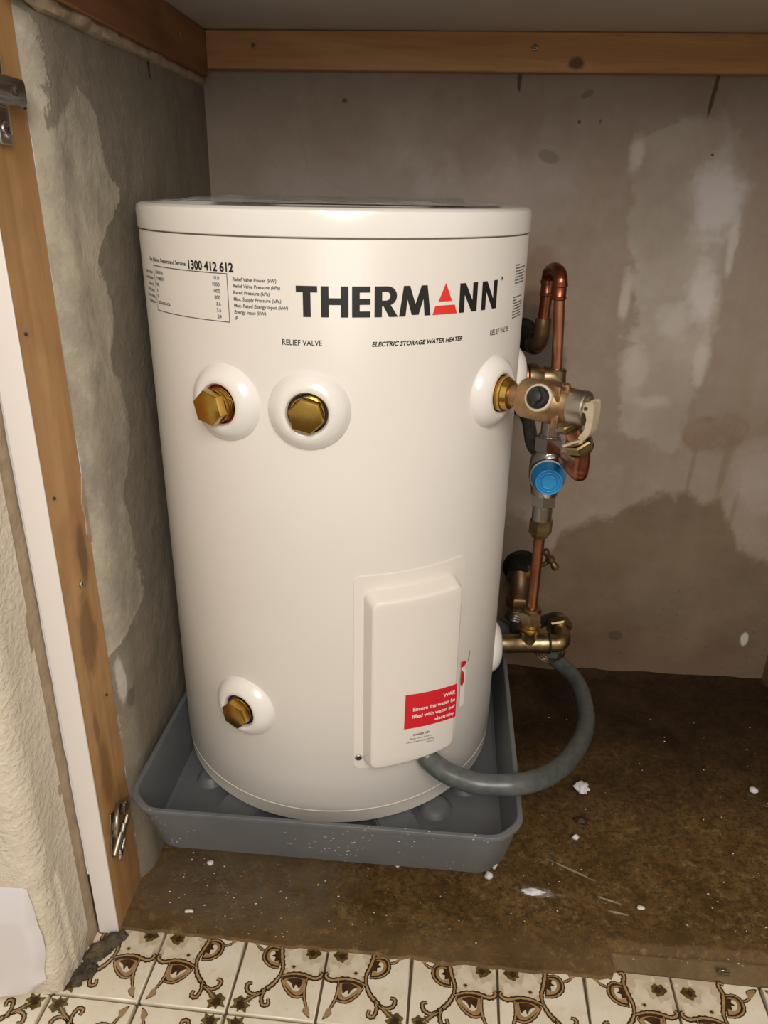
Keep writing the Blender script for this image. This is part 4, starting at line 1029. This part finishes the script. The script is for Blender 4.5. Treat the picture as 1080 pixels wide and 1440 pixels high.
# ------------------------------------------------------------------ hinges on the post
def hinge(name, label, c, rot, kind):
    h = thing(name, label, 'hinge', c)
    c = Vector(c); Mx = Matrix.Translation(c)@Matrix.Rotation(rot, 4, 'X')@Matrix.Diagonal((1, 1 if kind == 'upper' else 1.45, 1, 1))
    B_ = lambda g, lo, hi, b: g.box(lo, hi, b, Mx, 2)
    # local: x out of the post, y along the depth, z up
    if kind == 'upper':
        g = G(); B_(g, (0, -.036, -.007), (.0015, .020, .009), .0006); B_(g, (0, -.009, -.030), (.0020, .007, .030), .0008); g.build('mounting_plate', M['chrome'], h)
        g = G(); B_(g, (.0012, -.040, -.010), (.0140, .018, .011), .0042); B_(g, (.010, -.030, -.0055), (.0155, .010, .0055), .002); g.build('arm', M['chrome'], h)
        g = G(); B_(g, (.0015, -.018, -.038), (.0050, .000, -.010), .0016); g.build('wing', M['nickel'], h)
        screw('screw', Mx@Vector((.0050, -.009, -.027)), (1, 0, 0), .0062, M['chrome'], h)
        screw('screw', Mx@Vector((.0156, -.006, .0)), (1, 0, 0), .0035, M['dark_inside'], h)
        g = G(); g.tube([Mx@Vector((.004, .016, .007)), Mx@Vector((.005, .026, .008))], .0014, 8); g.tube([Mx@Vector((.004, .017, -.006)), Mx@Vector((.005, .028, -.009))], .0012, 8); g.build('pin', M['dark_inside'], h)
    else:
        g = G(); B_(g, (0, -.008, -.030), (.0018, .008, .024), .0007); g.build('mounting_plate', M['nickel'], h)
        g = G(); g.tube([Mx@Vector(p) for p in ((.003, -.004, -.004), (.009, -.011, .004), (.011, -.013, .016), (.010, -.009, .027), (.007, -.001, .030), (.005, .004, .022))], .0034, 14, 5); g.build('arm', M['nickel'], h)
        g = G()
        for (y, z, l) in ((-.006, -.014, .020), (.001, -.012, .024), (.008, -.006, .022)):
            g.tube([Mx@Vector((.007, y-.006, z-l*.4)), Mx@Vector((.009, y+.004, z+l*.6))], .0034, 14)
        g.build('knuckle', M['old_nickel'], h)
        g = G()
        for k in range(4): B_(g, (.004, .006+.0036*k, .012), (.010-.0006*k, .0086+.0036*k, .026-.001*k), .0008)
        g.build('ribbed_tab', M['old_nickel'], h)
        g = G(); g.tube([Mx@Vector(p) for p in ((.007, -.003, -.018), (.009, -.005, -.028), (.007, -.002, -.036), (.004, .006, -.034), (.005, .011, -.022))], .0026, 12, 5); g.build('spring', M['chrome'], h)
hinge('cabinet_hinge', 'shiny hinge plate high on the wooden cupboard side', (PX, .650, .882), 0, 'upper')
hinge('cabinet_hinge', 'bent broken hinge low on the wooden cupboard side', (PX, .6425, .136), -.22, 'lower')

# ------------------------------------------------------------------ crumbs on the floor
def crumb(name, label, cat, loc, r, sc, mat, seed, group=None, rough=.5):
    bm = bmesh.new(); bmesh.ops.create_icosphere(bm, subdivisions=2 if r < .006 else 3, radius=1)
    off = Vector((seed*3.7, seed*1.3, 0))
    lo = 9
    for v in bm.verts:
        v.co *= 1+rough*mnoise.noise(v.co*1.6+off)+.25*mnoise.noise(v.co*4+off)
        v.co = Vector((v.co.x*r*sc[0], v.co.y*r*sc[1], v.co.z*r*sc[2])); lo = min(lo, v.co.z)
    for v in bm.verts: v.co.z -= lo
    for f in bm.faces: f.smooth = True
    me = bpy.data.meshes.new(name); bm.to_mesh(me); bm.free(); me.materials.append(mat)
    o = bpy.data.objects.new(name, me); C.objects.link(o); o.location = loc
    return tag(o, label, cat, group)
FZ = .0042
GR = 'white foam crumbs on the concrete floor'
crumb('foam_crumb', 'largest white foam crumb, right of the tray below the conduit', 'foam', (.252, .885, FZ), .0095, (1, 1, .8), M['foam'], 1, GR, .9)
crumb('foam_crumb', 'white foam crumb just below the front right corner of the tray', 'foam', (.109, .738, FZ), .0088, (.9, 1, 1.1), M['foam'], 2, GR, .7)
crumb('foam_crumb', 'small foam crumb in front of the one at the tray corner', 'foam', (.105, .722, FZ), .0055, (1, 1, .9), M['foam'], 3, GR)
crumb('foam_crumb', 'left foam crumb of the pair under the left of the tray', 'foam', (-.257, .748, FZ), .0050, (1, 1, .8), M['foam'], 4, GR)
crumb('foam_crumb', 'right foam crumb of the pair under the left of the tray', 'foam', (-.238, .748, FZ), .0056, (1.2, 1, .8), M['foam'], 5, GR)
crumb('foam_crumb', 'foam crumb under the tray front, right of centre', 'foam', (.006, .742, FZ), .0048, (1.2, 1, .7), M['foam'], 6, GR)
crumb('foam_crumb', 'tiny foam crumb under the middle of the tray front', 'foam', (-.012, .731, FZ), .0035, (1, 1, 1), M['foam'], 7, GR)
crumb('foam_crumb', 'small grey foam crumb left on the concrete before the tray', 'foam', (-.256, .718, FZ), .0040, (1.1, 1, .7), M['foam'], 8, GR)
crumb('foam_flake', 'long flat white foam flake on the floor right of the tray corner', 'foam', (.160, .702, FZ), .0105, (1.3, .45, .3), M['foam'], 9)
crumb('dark_flake', 'dark curled flake on the floor below the large foam crumb', 'debris', (.241, .826, FZ), .0085, (1.2, .7, .4), M['dark_chip'], 10)
crumb('paint_chip', 'pale chip on the concrete near the left tiles', 'debris', (-.263, .647, FZ), .0042, (1.3, .7, .3), M['chip'], 11)
crumb('paint_chip', 'oval pale chip on the open concrete at the right', 'debris', (.290, .690, FZ), .0042, (1.2, .8, .4), M['chip'], 12)
crumb('foam_crumb', 'small crumb of foam beside a scratch right of the tray', 'foam', (.228, .795, FZ), .0042, (1.2, .9, .8), M['foam'], 13, GR)
crumb('foam_crumb', 'white crumb far right on the dark floor', 'foam', (.508, .905, FZ), .0055, (1.3, 1, .6), M['foam'], 14, GR)
clip = thing('metal_clip', 'small bent metal clip lying at the edge of the right tiles', 'clip', (.365, .612, .001))
g = G(); g.box((.358, .611, .001), (.370, .6125, .008), .0004); g.box((.358, .611, .001), (.370, .619, .0022), .0004); g.build('bracket', M['chrome'], clip)
# fine grit: countless specks
g = G(); r2 = random.Random(3)
for k in range(330):
    if k < 60: x, y = -.29+abs(r2.gauss(0, .10)), r2.uniform(.62, .74)
    else: x, y = r2.uniform(-.3, .58), .62+.45*r2.random()**1.7
    s = .0004+.0010*r2.random()**3
    if y < .70 or x > .14 or k < 60:
        a = r2.random()*6
        V_ = [(x+s*math.cos(a+i*2.1)*1.4, y+s*math.sin(a+i*2.1), FZ+.0008) for i in range(3)]
        vt = g.bm.verts.new((x, y, FZ+.0008+s*.8)); b = [g.bm.verts.new(p) for p in V_]
        for i in range(3): g.bm.faces.new((b[i], b[(i+1) % 3], vt))
grit = g.build('floor_grit', M['chip'], None, smooth=False, normals=False)
tag(grit, 'fine pale grit scattered over the concrete', 'grit', kind='stuff')
